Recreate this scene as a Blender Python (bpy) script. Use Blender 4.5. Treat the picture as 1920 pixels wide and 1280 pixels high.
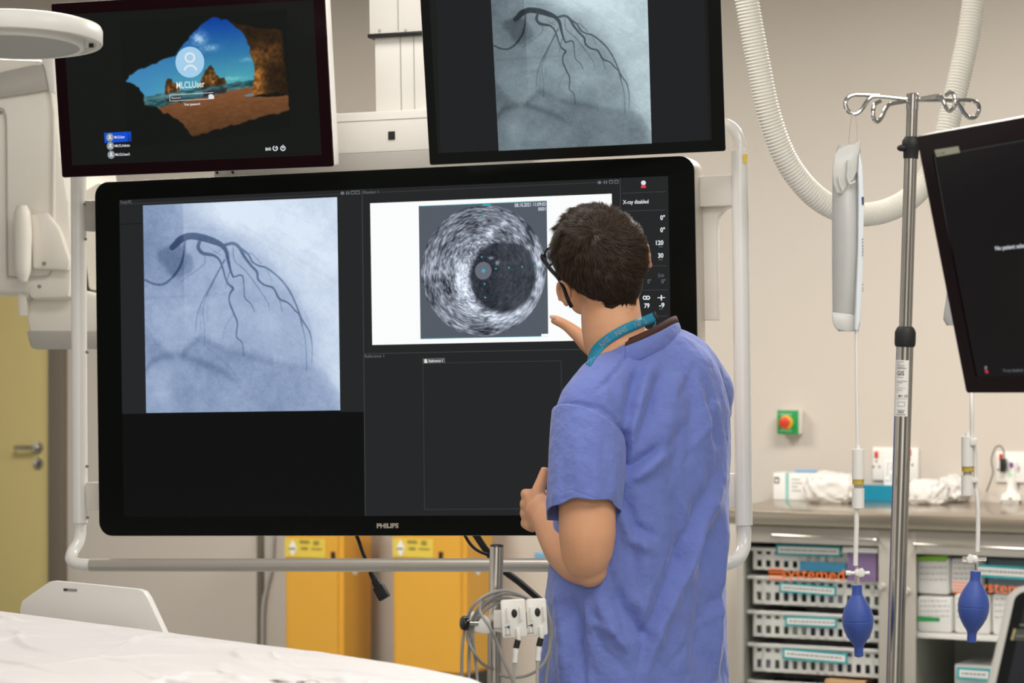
import bpy, bmesh, math, random
import numpy as np
from mathutils import Vector, Matrix
from mathutils.bvhtree import BVHTree
for _o in list(bpy.data.objects): bpy.data.objects.remove(_o)
SC = bpy.context.scene
COL = SC.collection
rng = np.random.default_rng(7)
random.seed(7)
F, HC = 4800.0, 1.45          # focal length in pixels, camera height

# ---------------------------------------------------------------- camera, world, lights, exposure
cam = bpy.data.cameras.new('camera'); co = bpy.data.objects.new('camera', cam); COL.objects.link(co)
co.location = (0, 0, HC); co.rotation_euler = (math.pi/2, 0, 0)
cam.sensor_width = 36; cam.lens = F/1920*36; cam.clip_start = .05
cam.dof.use_dof = True; cam.dof.focus_distance = 5.05; cam.dof.aperture_fstop = 6.3
SC.camera = co
SC.view_settings.view_transform = 'Standard'; SC.view_settings.look = 'None'
SC.view_settings.gamma = 1; SC.view_settings.use_curve_mapping = False
SC.view_settings.exposure = 0
w = bpy.data.worlds.new('world'); SC.world = w; w.use_nodes = True
_nt = w.node_tree; _tc = _nt.nodes.new('ShaderNodeTexCoord'); _gr = _nt.nodes.new('ShaderNodeTexGradient'); _gr.gradient_type = 'RADIAL'
_cr = _nt.nodes.new('ShaderNodeValToRGB'); _nt.links.new(_tc.outputs['Generated'], _gr.inputs[0]); _nt.links.new(_gr.outputs['Fac'], _cr.inputs[0])
_nt.links.new(_cr.outputs[0], _nt.nodes['Background'].inputs[0]); _nt.nodes['Background'].inputs[1].default_value = .7
# made-up bright and dark bands in the world, added for contrast in steel reflections
_st = [(0, .5), (.04, 1.0), (.085, 1.1), (.11, .2), (.16, .15), (.185, .5), (.215, .6), (.235, 2.2), (.265, 2.2), (.285, .5), (.31, .2), (.355, .15), (.38, .8), (.42, 1.0), (.45, .25), (.5, .4), (.55, .8), (.95, .8)]
_el = _cr.color_ramp.elements
while len(_el) < len(_st): _el.new(.5)
for _e, (_p, _v) in zip(_el, _st): _e.position = _p; _e.color = (_v, _v*.955, _v*.90, 1)
def area(name, loc, size, power, color=(1, .97, .93), look=None):
    l = bpy.data.lights.new(name, 'AREA'); l.shape = 'RECTANGLE'; l.size, l.size_y = size
    l.energy = power; l.color = color
    o = bpy.data.objects.new(name, l); COL.objects.link(o); o.location = loc
    d = (Vector(look) - Vector(loc)) if look else Vector((0, 0, -1))
    o.rotation_euler = d.to_track_quat('-Z', 'Y').to_euler()
    return o
area('ceiling_area_light', (-.9, 3.0, 2.93), (1.2, 1.2), 16)
area('ceiling_area_light', (1.3, 3.0, 2.93), (1.2, 1.2), 50)
area('ceiling_area_light', (-.3, 5.0, 2.93), (1.2, .6), 17)  # unseen lamp, added to brighten the white column, beam and side tubes
area('ceiling_area_light', (-1.4, 8.0, 2.93), (1.2, 1.2), 92)
area('ceiling_area_light', (1.5, 7.0, 2.93), (1.2, 1.2), 105)
area('ceiling_area_light', (.2, -.8, 2.93), (2.4, 1.2), 120)

# ---------------------------------------------------------------- helpers
def s2l(c):
    c = np.asarray(c, float)
    return np.where(c <= .04045, c/12.92, ((c+.055)/1.055)**2.4)
def hexc(h):
    h = h.lstrip('#'); return tuple(s2l([int(h[i:i+2], 16)/255 for i in (0, 2, 4)]))
def P(px, py, Y):
    return np.array([(px-960)/F*Y, Y, HC-(py-640)/F*Y])

def mat(name, col, rough=.5, metal=0, emit=None, es=1, noise=0, nscale=20, bump=0, bscale=60, trans=0, alpha=1, sss=0, spec=.5, sheen=0, coat=0):
    m = bpy.data.materials.new(name); m.use_nodes = True
    nt = m.node_tree; b = nt.nodes['Principled BSDF']
    c = hexc(col) if isinstance(col, str) else tuple(col)
    b.inputs['Base Color'].default_value = (*c, 1); b.inputs['Roughness'].default_value = rough
    b.inputs['Metallic'].default_value = metal; b.inputs['Specular IOR Level'].default_value = spec
    b.inputs['Transmission Weight'].default_value = trans; b.inputs['Alpha'].default_value = alpha
    b.inputs['Coat Weight'].default_value = coat
    if sheen: b.inputs['Sheen Weight'].default_value = sheen; b.inputs['Sheen Roughness'].default_value = .5
    if sss:
        b.inputs['Subsurface Weight'].default_value = sss; b.inputs['Subsurface Radius'].default_value = (1, .35, .2)
        b.inputs['Subsurface Scale'].default_value = .012
    if emit is not None:
        e = hexc(emit) if isinstance(emit, str) else emit
        b.inputs['Emission Color'].default_value = (*e, 1); b.inputs['Emission Strength'].default_value = es
    tc = nt.nodes.new('ShaderNodeTexCoord')
    if noise:
        n = nt.nodes.new('ShaderNodeTexNoise'); n.inputs['Scale'].default_value = nscale; n.inputs['Detail'].default_value = 4
        nt.links.new(tc.outputs['Object'], n.inputs['Vector'])
        r = nt.nodes.new('ShaderNodeMix'); r.data_type = 'RGBA'
        r.inputs[6].default_value = (*[x*(1-noise) for x in c], 1); r.inputs[7].default_value = (*[min(1, x*(1+noise)) for x in c], 1)
        nt.links.new(n.outputs['Fac'], r.inputs[0]); nt.links.new(r.outputs[2], b.inputs['Base Color'])
    if bump:
        n = nt.nodes.new('ShaderNodeTexNoise'); n.inputs['Scale'].default_value = bscale; n.inputs['Detail'].default_value = 3
        nt.links.new(tc.outputs['Object'], n.inputs['Vector'])
        bp = nt.nodes.new('ShaderNodeBump'); bp.inputs['Strength'].default_value = bump; bp.inputs['Distance'].default_value = .002
        nt.links.new(n.outputs['Fac'], bp.inputs['Height']); nt.links.new(bp.outputs['Normal'], b.inputs['Normal'])
    return m
def emat(name, col, es=1.0):        # something a screen shows
    return mat(name, '#050505', .25, emit=col, es=es, spec=.06)

MM = {}
MM['wall'] = mat('wall_paint', '#cbc1b5', .65, noise=.02, nscale=3, bump=.15, bscale=150)
MM['ceiling'] = mat('ceiling_paint', '#d8d5ce', .8)
MM['floor'] = mat('floor_vinyl', '#8f928e', .35, noise=.05)
MM['door'] = mat('door_laminate', '#cdbb7d', .5, noise=.03, nscale=8)
MM['frame_dark'] = mat('door_frame_paint', '#72685a', .5, noise=.03)
MM['white'] = mat('white_plastic', '#eeeae3', .35, noise=.01)
MM['white_gloss'] = mat('white_gloss_paint', '#f0ede8', .2, coat=.3)
MM['cream'] = mat('cream_plastic', '#efe9de', .42, noise=.015)
MM['grey_lt'] = mat('light_grey_plastic', '#b4b0a9', .45)
MM['grey'] = mat('grey_plastic', '#8e8c88', .45)
MM['steel'] = mat('brushed_steel', '#c4beb4', .2, 1, noise=.05, nscale=40)
MM['steel_sat'] = mat('satin_steel', '#cdc6bc', .36, .5, noise=.04)
MM['chrome'] = mat('chrome', '#d2d0cc', .12, 1)
MM['black'] = mat('black_plastic', '#161616', .4)
MM['black_gloss'] = mat('black_gloss_plastic', '#0c0c0c', .12, spec=.45)
MM['bezel'] = mat('black_bezel', '#0b0e0c', .2, spec=.14)
MM['bezel_red'] = mat('dark_maroon_bezel', '#1b0a0e', .1, spec=.1)
MM['rubber'] = mat('black_rubber', '#1c1b1b', .6)
MM['blue_rubber'] = mat('blue_rubber', '#3550a0', .55, noise=.04, nscale=30, sheen=.2)
MM['yellow'] = mat('yellow_plastic', '#dfa53a', .45, noise=.02)
MM['yellow_label'] = mat('pale_yellow_label', '#e3c64e', .5)
MM['teal'] = mat('teal_plastic', '#1f9aa0', .45)
MM['teal_tray'] = mat('teal_tray_plastic', '#0f86a3', .4)
MM['paper'] = mat('white_paper', '#ece9e4', .7, noise=.02)
MM['print'] = mat('grey_print', '#8c8a88', .7)
MM['print_dk'] = mat('dark_print', '#3c3a3d', .7)
MM['green'] = mat('green_plastic', '#1d9347', .4)
MM['lime'] = mat('lime_print', '#8ec63a', .6)
MM['red'] = mat('red_plastic', '#cc3a22', .35)
MM['orange'] = mat('orange_vinyl', '#e4702f', .5)
MM['sheet'] = mat('white_sheet', '#e8e3e1', .85, bump=.1, bscale=300)
MM['clear'] = mat('clear_plastic', '#fbfbfb', .06, trans=1, spec=.4); MM['clear'].node_tree.nodes['Principled BSDF'].inputs['IOR'].default_value = 1.12
MM['milky'] = mat('milky_plastic', '#e9e7e2', .25, trans=.25, noise=.03)
MM['bag'] = mat('bag_film', '#d2d1ce', .25, noise=.05, nscale=25, trans=.2)
MM['bag_edge'] = mat('bag_white_edge', '#e8edf2', .15, coat=.5)
MM['wrap'] = mat('wrinkled_wrap', '#ece8e2', .3, noise=.05, nscale=30, trans=.12)
MM['glass'] = mat('cabinet_glass', '#ffffff', .03, trans=1, spec=.3)
MM['glass'].node_tree.nodes['Principled BSDF'].inputs['IOR'].default_value = 1.02
MM['cable_grey'] = mat('grey_cable', '#8f8d8a', .5)
MM['cab_in'] = mat('cabinet_interior', '#aeb0a6', .5)
MM['cab_frame'] = mat('cabinet_frame', '#b1aaa0', .4, .35, noise=.03)
MM['basket'] = mat('basket_plastic', '#d5d3cd', .45)
MM['purple'] = mat('purple_card', '#776086', .6)
MM['blue_card'] = mat('blue_card', '#2e7695', .6)
MM['kraft'] = mat('kraft_card', '#c09a6e', .8)
MM['skin'] = mat('skin', '#e6ab84', .48, noise=.07, nscale=35, bump=.25, bscale=400, sss=.15, spec=.35)
MM['scrub'] = mat('scrub_cotton', '#7080c8', .85, noise=.03, nscale=60, bump=.8, bscale=38, sheen=.25)
MM['hair'] = mat('brown_hair', '#2a1c12', .6, noise=.3, nscale=60, spec=.2)
MM['trim_brown'] = mat('brown_trim', '#4a2a22', .8)
MM['lanyard'] = mat('teal_ribbon', '#1590b4', .6)

MM['hair_strand'] = mat('hair_strand', '#3d2a1c', .45, spec=.22)
for _x in MM['scrub'].node_tree.nodes:
    if _x.type == 'BUMP': _x.inputs['Distance'].default_value = .007
_n = MM['hair_strand'].node_tree; _a = _n.nodes.new('ShaderNodeAttribute'); _a.attribute_name = 'Col'; _n.links.new(_a.outputs['Color'], _n.nodes['Principled BSDF'].inputs['Base Color'])
MW = {}
class G:
    """collects shapes in world (or local) coordinates; becomes ONE mesh object"""
    def __init__(s): s.v = []; s.f = []; s.n = 0
    def add(s, v, f):
        v = np.asarray(v, float).reshape(-1, 3)
        s.v.append(v); s.f += [tuple(i+s.n for i in q) for q in f]; s.n += len(v); return s
    def box(s, c, size, R=None, bev=0, seg=2):
        bm = bmesh.new(); bmesh.ops.create_cube(bm, size=1)
        for v in bm.verts: v.co = Vector([v.co[i]*size[i] for i in range(3)])
        if bev: bmesh.ops.bevel(bm, geom=bm.edges[:], offset=bev, segments=seg, affect='EDGES', profile=.5)
        return s._bm(bm, c, R)
    def _bm(s, bm, c=(0, 0, 0), R=None):
        bm.verts.index_update(); v = np.array([x.co[:] for x in bm.verts])
        if R is not None: v = v @ np.asarray(R).T
        s.add(v+np.asarray(c), [[x.index for x in f.verts] for f in bm.faces]); bm.free(); return s
    def tube(s, pts, r, n=12, cap=True, smooth=0, flat=1, closed=False):
        pts = [np.asarray(p, float) for p in pts]
        if smooth: pts, r = spl(pts, r, smooth)
        m = len(pts); rr = list(r) if hasattr(r, '__len__') else [r]*m
        T = []
        for i in range(m):
            a = pts[i-1] if (i > 0 or closed) else pts[0]; b = pts[(i+1) % m] if (i < m-1 or closed) else pts[-1]
            d = b-a; T.append(d/(np.linalg.norm(d)+1e-12))
        u = np.cross(T[0], [0, 0, 1.]);
        if np.linalg.norm(u) < .15: u = np.cross(T[0], [0, 1., 0])
        u /= np.linalg.norm(u); V = []
        for i in range(m):
            u = u-T[i]*(u@T[i]); u /= np.linalg.norm(u); w_ = np.cross(T[i], u)
            for k in range(n):
                a = 2*math.pi*k/n; V.append(pts[i]+rr[i]*(math.cos(a)*u+flat*math.sin(a)*w_))
        Q = []
        for i in range(m if closed else m-1):
            j = (i+1) % m
            for k in range(n): Q.append((i*n+k, i*n+(k+1) % n, j*n+(k+1) % n, j*n+k))
        if cap and not closed: Q += [tuple(range(n))[::-1], tuple((m-1)*n+k for k in range(n))]
        return s.add(V, Q)
    def lathe(s, prof, c=(0, 0, 0), R=None, n=24):
        V = []; Q = []
        for (r, z) in prof:
            for k in range(n): a = 2*math.pi*k/n; V.append((r*math.cos(a), r*math.sin(a), z))
        for i in range(len(prof)-1):
            for k in range(n): Q.append((i*n+k, i*n+(k+1) % n, (i+1)*n+(k+1) % n, (i+1)*n+k))
        Q += [tuple(range(n))[::-1], tuple((len(prof)-1)*n+k for k in range(n))]
        V = np.array(V)
        if R is not None: V = V @ np.asarray(R).T
        return s.add(V+np.asarray(c), Q)
    def prism(s, poly, d, bev=0):
        """poly: 3-D outline points; d: extrusion vector"""
        poly = np.asarray(poly, float); n = len(poly); d = np.asarray(d, float)
        if bev:
            bm = bmesh.new(); a = [bm.verts.new(p) for p in poly]; b = [bm.verts.new(p+d) for p in poly]
            bm.faces.new(a); bm.faces.new(b[::-1])
            for i in range(n): bm.faces.new((a[i], b[i], b[(i+1) % n], a[(i+1) % n]))
            bmesh.ops.recalc_face_normals(bm, faces=bm.faces)
            bmesh.ops.bevel(bm, geom=bm.edges[:], offset=bev, segments=2, affect='EDGES', profile=.5)
            return s._bm(bm)
        return s.add(np.vstack([poly, poly+d]), [tuple(range(n)), tuple(range(2*n-1, n-1, -1))]+[(i, i+n, (i+1) % n+n, (i+1) % n) for i in range(n)])
    def ell(s, c, r, R=None, seg=20, rings=12):
        bm = bmesh.new(); bmesh.ops.create_uvsphere(bm, u_segments=seg, v_segments=rings, radius=1)
        for v in bm.verts: v.co = Vector([v.co[i]*r[i] for i in range(3)])
        return s._bm(bm, c, R)
    def grid(s, A):
        """A: (rows, cols, 3)"""
        a, b = A.shape[:2]
        return s.add(A.reshape(-1, 3), [(i*b+j, i*b+j+1, (i+1)*b+j+1, (i+1)*b+j) for i in range(a-1) for j in range(b-1)])
    def quad(s, p): return s.add(p, [(0, 1, 2, 3)])
def spl(pts, r, k):
    pts = np.array(pts, float); m = len(pts); R_ = np.array(r if hasattr(r, '__len__') else [r]*m, float)
    q = np.vstack([2*pts[0]-pts[1], pts, 2*pts[-1]-pts[-2]]); rq = np.concatenate([[R_[0]], R_, [R_[-1]]])
    o = []; ro = []
    for i in range(1, m):
        for t in np.linspace(0, 1, k, endpoint=False):
            a = [-.5*t**3+t*t-.5*t, 1.5*t**3-2.5*t*t+1, -1.5*t**3+2*t*t+.5*t, .5*t**3-.5*t*t]
            o.append(sum(a[j]*q[i-1+j] for j in range(4))); ro.append(rq[i]*(1-t)+rq[i+1]*t)
    o.append(pts[-1]); ro.append(R_[-1])
    return o, ro
def outline_round(w_, h_, r, n=6):
    o = []
    for cx, cz, a0 in ((w_-r, h_-r, 0), (-w_+r, h_-r, 90), (-w_+r, -h_+r, 180), (w_-r, -h_+r, 270)):
        for k in range(n+1):
            a = math.radians(a0+90*k/n); o.append((cx+r*math.cos(a), cz+r*math.sin(a)))
    return o

def obj(name, g, m, parent=None, world=True, loc=None, smooth=True, angle=35, sub=0):
    v = np.vstack(g.v)
    if parent is not None: M = MW[parent]
    elif loc is not None:
        M = Matrix.Translation(Vector(loc)) if not isinstance(loc, Matrix) else loc
    else:
        mn, mx = v.min(0), v.max(0); M = Matrix.Translation(((mn[0]+mx[0])/2, (mn[1]+mx[1])/2, mn[2]))
    if world:
        I = np.array(M.inverted()); v = v @ I[:3, :3].T+I[:3, 3]
    me = bpy.data.meshes.new(name); me.from_pydata(v.tolist(), [], g.f)
    bm = bmesh.new(); bm.from_mesh(me)
    if len(g.f) < 40000: bmesh.ops.recalc_face_normals(bm, faces=bm.faces)
    bm.to_mesh(me); bm.free()
    if smooth:
        me.polygons.foreach_set('use_smooth', [True]*len(me.polygons)); me.set_sharp_from_angle(angle=math.radians(angle))
    me.materials.append(MM[m] if isinstance(m, str) else m)
    o = bpy.data.objects.new(name, me); COL.objects.link(o)
    if parent is not None: o.parent = parent; MW[o] = MW[parent]
    else: o.matrix_world = M; MW[o] = M.copy()
    if sub:
        md = o.modifiers.new('sub', 'SUBSURF'); md.levels = sub; md.render_levels = sub
    return o
def tag(o, label, cat, group=None, kind=None):
    o['label'] = label; o['category'] = cat
    if group: o['group'] = group
    if kind: o['kind'] = kind
    return o
def struct(o): o['kind'] = 'structure'; return o
def thing(name, label, cat, loc=(0, 0, 0), R=None, group=None):
    o = bpy.data.objects.new(name, None); COL.objects.link(o); o.empty_display_size = .05
    M = Matrix.Translation(Vector(loc))
    if R is not None: M = M @ Matrix(np.asarray(R).tolist()).to_4x4()
    o.matrix_world = M; MW[o] = M.copy(); tag(o, label, cat, group); return o
def dup(o, loc, label=None, R=None, parent=None):
    r = o.copy(); COL.objects.link(r)
    if parent is None:
        M = Matrix.Translation(Vector(loc)) @ (Matrix(np.asarray(R).tolist()).to_4x4() if R is not None else MW[o].to_3x3().to_4x4())
        r.matrix_world = M; MW[r] = M.copy()
        if label: r['label'] = label
    else: r.parent = parent; MW[r] = MW[parent]
    for ch in list(o.children): dup(ch, None, parent=r)
    return r

class Plane:
    """a plane in the room: origin, local x (right), y (away), z (up)"""
    def __init__(s, o, x, z):
        s.o = np.asarray(o, float); s.x = np.asarray(x, float)/np.linalg.norm(x); z = np.asarray(z, float)
        s.z = z-s.x*(z@s.x); s.z /= np.linalg.norm(s.z); s.y = np.cross(s.z, s.x)
        s.R = np.array([s.x, s.y, s.z]).T
    def hit(s, px, py, off=0):
        d = P(px, py, 1.0)-np.array([0, 0, HC]); c = np.array([0, 0, HC])
        t = ((s.o+s.y*off-c)@s.y)/(d@s.y); p = c+d*t-s.o
        return p@s.x, p@s.z
    def w(s, x, z, y=0): return s.o+s.x*x+s.y*y+s.z*z
    def pw(s, px, py, off=0): x, z = s.hit(px, py, off); return s.w(x, z, off)
    def M(s): return Matrix.Translation(Vector(s.o)) @ Matrix(s.R.tolist()).to_4x4()

def text_geo(txt, size, bold=0, sx=1.0, align='LEFT'):
    c = bpy.data.curves.new('t', 'FONT'); c.body = txt; c.size = size; c.align_x = align; c.offset = bold; c.resolution_u = 3
    o = bpy.data.objects.new('t', c); COL.objects.link(o)
    dg = bpy.context.evaluated_depsgraph_get(); e = o.evaluated_get(dg); me = e.to_mesh()
    v = np.array([x.co[:] for x in me.vertices]); f = [tuple(p.vertices) for p in me.polygons]
    e.to_mesh_clear(); bpy.data.objects.remove(o); bpy.data.curves.remove(c)
    if len(v): v[:, 0] *= sx
    return v, f
def put_text(g, pl, txt, p0, p1, h_px, off=-.002, bold=0):
    """text on plane pl whose baseline runs from pixel p0 to pixel p1 at height h_px pixels"""
    a = pl.pw(*p0, off); b = pl.pw(*p1, off); up = pl.pw(p0[0], p0[1]-h_px, off)
    v, f = text_geo(txt, 1.0, bold)
    if not len(v): return
    x0, x1 = v[:, 0].min(), v[:, 0].max(); H = .72
    X = (b-a); Z = (up-a); Z = pl.z*np.linalg.norm(Z)
    g.add(a+np.outer((v[:, 0]-x0)/(x1-x0), X)+np.outer(v[:, 1]/H, Z), f)
def pq(g, pl, pts, off=-.0015):
    g.add([pl.pw(x, y, off) for x, y in pts], [tuple(range(len(pts)))])
def pline(g, pl, a, b, wd, off=-.0015):
    a = np.array(a, float); b = np.array(b, float); d = b-a; n = np.array([-d[1], d[0]])/np.linalg.norm(d)*wd/2
    pq(g, pl, [a-n, b-n, b+n, a+n], off)
def ring(cx, cy, rx, ry, n=24): return [(cx+rx*math.cos(2*math.pi*k/n), cy+ry*math.sin(2*math.pi*k/n)) for k in range(n)]
def pannulus(g, pl, cx, cy, r0, r1, off=-.0018, a0=0, a1=360, n=24):
    A = []
    for k in range(n+1):
        a = math.radians(a0+(a1-a0)*k/n)
        A.append([pl.pw(cx+r0*math.cos(a), cy+r0*math.sin(a), off), pl.pw(cx+r1*math.cos(a), cy+r1*math.sin(a), off)])
    g.grid(np.array(A))
def box_w(g, pl, x0, x1, y0, y1, z0, z1, bev=0):
    g.box(pl.w((x0+x1)/2, (z0+z1)/2, (y0+y1)/2), (abs(x1-x0), abs(y1-y0), abs(z1-z0)), pl.R, bev)
def picture(name, pl, quad, img, m, parent, off=-.0016):
    """vertex-coloured image sheet; quad: TL TR BR BL pixels; img (h,w,3) display values"""
    h, w_ = img.shape[:2]
    c = [pl.pw(x, y, off) for x, y in quad]
    u = np.linspace(0, 1, w_)[None, :, None]; v = np.linspace(0, 1, h)[:, None, None]
    A = (c[0]*(1-u)+c[1]*u)*(1-v)+(c[3]*(1-u)+c[2]*u)*v
    I = np.array(MW[parent].inverted()); V = A.reshape(-1, 3) @ I[:3, :3].T+I[:3, 3]
    idx = (np.arange(h-1)[:, None]*w_+np.arange(w_-1)[None]).ravel()
    Q = np.stack([idx, idx+w_, idx+w_+1, idx+1], 1)
    me = bpy.data.meshes.new(name); me.vertices.add(len(V)); me.vertices.foreach_set('co', V.ravel())
    me.loops.add(len(Q)*4); me.loops.foreach_set('vertex_index', Q.ravel().astype(np.int32))
    me.polygons.add(len(Q)); me.polygons.foreach_set('loop_start', (np.arange(len(Q))*4).astype(np.int32))
    me.update(calc_edges=True)
    at = me.color_attributes.new('Col', 'FLOAT_COLOR', 'POINT')
    rgba = np.ones((h*w_, 4)); rgba[:, :3] = s2l(np.clip(img, 0, 1)).reshape(-1, 3)
    at.data.foreach_set('color', rgba.ravel().astype(np.float32))
    me.materials.append(m); o = bpy.data.objects.new(name, me); COL.objects.link(o); o.parent = parent; MW[o] = MW[parent]
    return o
def pic_mat(name):
    m = mat(name, '#050505', .25, spec=.05); nt = m.node_tree
    a = nt.nodes.new('ShaderNodeAttribute'); a.attribute_name = 'Col'
    b = nt.nodes['Principled BSDF']; nt.links.new(a.outputs['Color'], b.inputs['Emission Color']); b.inputs['Emission Strength'].default_value = 1
    return m
MM['picture'] = pic_mat('screen_picture')
# ---------------------------------------------------------------- the room
U = np.array([math.cos(math.radians(25)), -math.sin(math.radians(25)), 0])
WALL = Plane((.98, 9.6, 0), U, (0, 0, 1))
g = G(); box_w(g, WALL, -7.5, 7.5, 0, .12, 0, 3.0); struct(obj('wall_back', g, 'wall'))
g = G(); g.box((0, 5, -.05), (17, 18, .1)); struct(obj('floor', g, 'floor'))
g = G(); g.box((0, 5, 3.05), (17, 18, .1)); struct(obj('ceiling', g, 'ceiling'))
def wl(px, py, off=0): return WALL.hit(px, py, off)
# door at the left
xl = wl(-230, 640)[0]; xr = wl(101, 640)[0]; xf = wl(127, 640)[0]
d = struct(obj('door_1', (lambda g: (box_w(g, WALL, xl, xr-.004, -.03, -.002, .01, 2.1, .002), g)[1])(G()), 'door'))
g = G()
hx, hz = wl(80, 838); g.lathe([(.026, 0), (.026, .012), (.011, .014), (.010, .045)], WALL.w(hx, hz, -.03), np.array([WALL.x, WALL.z, -WALL.y]).T)
ex = wl(44, 838)[0]; g.tube([WALL.w(hx, hz, -.072), WALL.w(ex+.02, hz, -.075), WALL.w(ex, hz-.002, -.06)], .0095, smooth=4)
obj('door_handle', g, 'steel', d)
g = G(); kx, kz = wl(81, 868); g.lathe([(.024, 0), (.024, .008), (.02, .01)], WALL.w(kx, kz, -.03), np.array([WALL.x, WALL.z, -WALL.y]).T)
g2 = obj('keyhole_plate', g, 'steel', d)
g = G(); g.box(WALL.w(kx, kz, -.041), (.008, .004, .02), WALL.R); obj('keyhole', g, 'black', g2)
g = G(); box_w(g, WALL, xr, xf, -.045, -.001, 0, 2.16, .003); box_w(g, WALL, xl, xr, -.045, -.001, 2.1, 2.16, .003)
struct(obj('trim_1', g, 'frame_dark'))
x0, x1 = wl(486, 1050)[0], wl(496, 1050)[0]
g = G(); box_w(g, WALL, x0, x1, -.02, -.001, 0, 2.98, .002); struct(obj('trim_2', g, 'frame_dark'))
# grey cable drop beside the strip
g = G(); g.tube([WALL.pw(514, 985, -.02), WALL.pw(509, 1060, -.02), WALL.pw(500, 1100, -.02), WALL.pw(493, 1140, -.03), WALL.pw(492, 1215, -.03), WALL.pw(492, 1260, -.02)], .007, smooth=6)
tag(obj('wall_cable', g, 'grey_lt'), 'thin grey cable running down the wall beside the yellow bins', 'cable')
# small blue tag on the wall behind the rail
g = G(); x0, z0 = wl(1005, 1052); x1, z1 = wl(1024, 1036); box_w(g, WALL, x0, x1, -.012, -.001, z0, z1, .002)
tag(obj('wall_tag', g, mat('blue_tag', '#6fa9cf', .5)), 'small light blue tag on the wall just above the steel rail', 'tag')

# emergency stop button
t = thing('emergency_button', 'green emergency button box with a red mushroom button on the wall above the worktop', 'button', WALL.pw(1497, 815, 0), WALL.R)
bx0, bz0 = WALL.hit(1457.5, 813.5, -.062); bx1, bz1 = WALL.hit(1497, 769, -.062)
g = G(); box_w(g, WALL, bx0, bx1, -.058, -.001, bz0, bz1, .003); obj('housing', g, 'white', t)
g = G(); box_w(g, WALL, bx0, bx1, -.063, -.058, bz0, bz1, .001); obj('face_plate', g, 'green', t)
FR = np.array([WALL.x, WALL.z, -WALL.y]).T
cx, cz = WALL.hit(1474, 791.5, -.064)
g = G(); g.lathe([(.0265, 0), (.0265, .003), (.024, .004)], WALL.w(cx, cz, -.063), FR); obj('yellow_ring', g, mat('yellow_ring_plastic', '#eeb52e', .4), t)
g = G(); g.lathe([(.011, 0), (.011, .012), (.02, .014), (.0205, .022), (.014, .026)], WALL.w(cx, cz, -.066), FR); obj('mushroom_button', g, 'red', t)
g = G()
for zz in (.030, -.031):
    box_w(g, WALL, cx-.026, cx+.022, -.0645, -.063, cz+zz-.002, cz+zz+.002)
obj('printed_line', g, mat('pale_green_print', '#9fd0a8', .6), t)

# yellow clinical waste bins
def bin_(p0, p1, label, top):
    off = -.36
    xa, zt = WALL.hit(p0, 990, off); xb = WALL.hit(p1, 1150, off)[0]; dpt = .26
    t = thing('clinical_waste_bin', label, 'bin', WALL.w((xa+xb)/2, 0, off+dpt/2), WALL.R, 'yellow bins behind the rail')
    zb = .17
    bm = bmesh.new(); bmesh.ops.create_cube(bm, size=1)
    for v in bm.verts:
        x, y, z = v.co; k = 1 if z > 0 else .985
        v.co = Vector(((xb-xa)*x*k, dpt*y*k, (top-zb)*z))
    bmesh.ops.bevel(bm, geom=bm.edges[:], offset=.018, segments=3, affect='EDGES')
    g = G()._bm(bm, WALL.w((xa+xb)/2, (top+zb)/2, off+dpt/2), WALL.R); obj('bin_body', g, 'yellow', t)
    g = G(); box_w(g, WALL, xa-.008, xb+.008, off-.008, off+dpt+.008, top-.02, top+.03, .008); obj('lid', g, 'yellow', t)
    g = G(); box_w(g, WALL, xa+.02, xb-.02, off+.03, off+dpt-.01, .05, zb+.012, .01)
    for sx in (xa+.04, xb-.04):
        for sy in (off+.05, off+dpt-.04):
            g.ell(WALL.w(sx, .025, sy), (.025, .012, .025), WALL.R)
    obj('wheeled_base', g, 'black', t)
    lx0, lz1 = WALL.hit(p0+4, 1008, off); lx1, lz0 = WALL.hit(p0+80, 1046, off)
    g = G(); box_w(g, WALL, lx0, lx1, off-.0035, off-.001, lz0, lz1); lb = obj('warning_label', g, 'yellow_label', t)
    c = WALL.hit(p0+19, 1027, off); g = G()
    g.add([WALL.w(c[0]+a, c[1]+b, off-.005) for a, b in ((-.019, 0), (0, .034), (.019, 0), (0, -.034))], [(0, 1, 2, 3)])
    obj('white_diamond', g, 'paper', lb)
    g = G()
    for (a, b, w_, h) in ((32, 1012, 18, 6), (35, 1025, 12, 5), (58, 1013, 10, 8), (54, 1027, 20, 3), (12, 1026, 12, 4)):
        q = WALL.hit(p0+a, b, off); e = WALL.hit(p0+a+w_, b+h, off); box_w(g, WALL, q[0], e[0], off-.0062, off-.0055, e[1], q[1])
    obj('label_print', g, mat('olive_print', '#9a8a3a', .7), lb)
    s0, z0 = WALL.hit(p0+90, 1052, off); s1, z1 = WALL.hit(p0+98, 1034, off)
    g = G(); box_w(g, WALL, s0, s1, off-.004, off+.0, z0, z1, .0018); obj('lid_slot', g, mat('dark_brown_slot', '#2a1a10', .6), t)
    R2 = np.array([-WALL.y, WALL.z, WALL.x]).T
    g = G(); g.lathe([(.016, 0), (.016, .004), (.012, .005)], WALL.w(xb-.001, WALL.hit(p1, 1075, off)[1], off+.11), R2); obj('round_catch', g, 'paper', t)
bin_(531, 641, 'left yellow clinical waste bin, beside the grey cable on the wall', .775)
bin_(733, 872, 'right yellow clinical waste bin, behind the steel post and its cable coil', .775)
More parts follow.
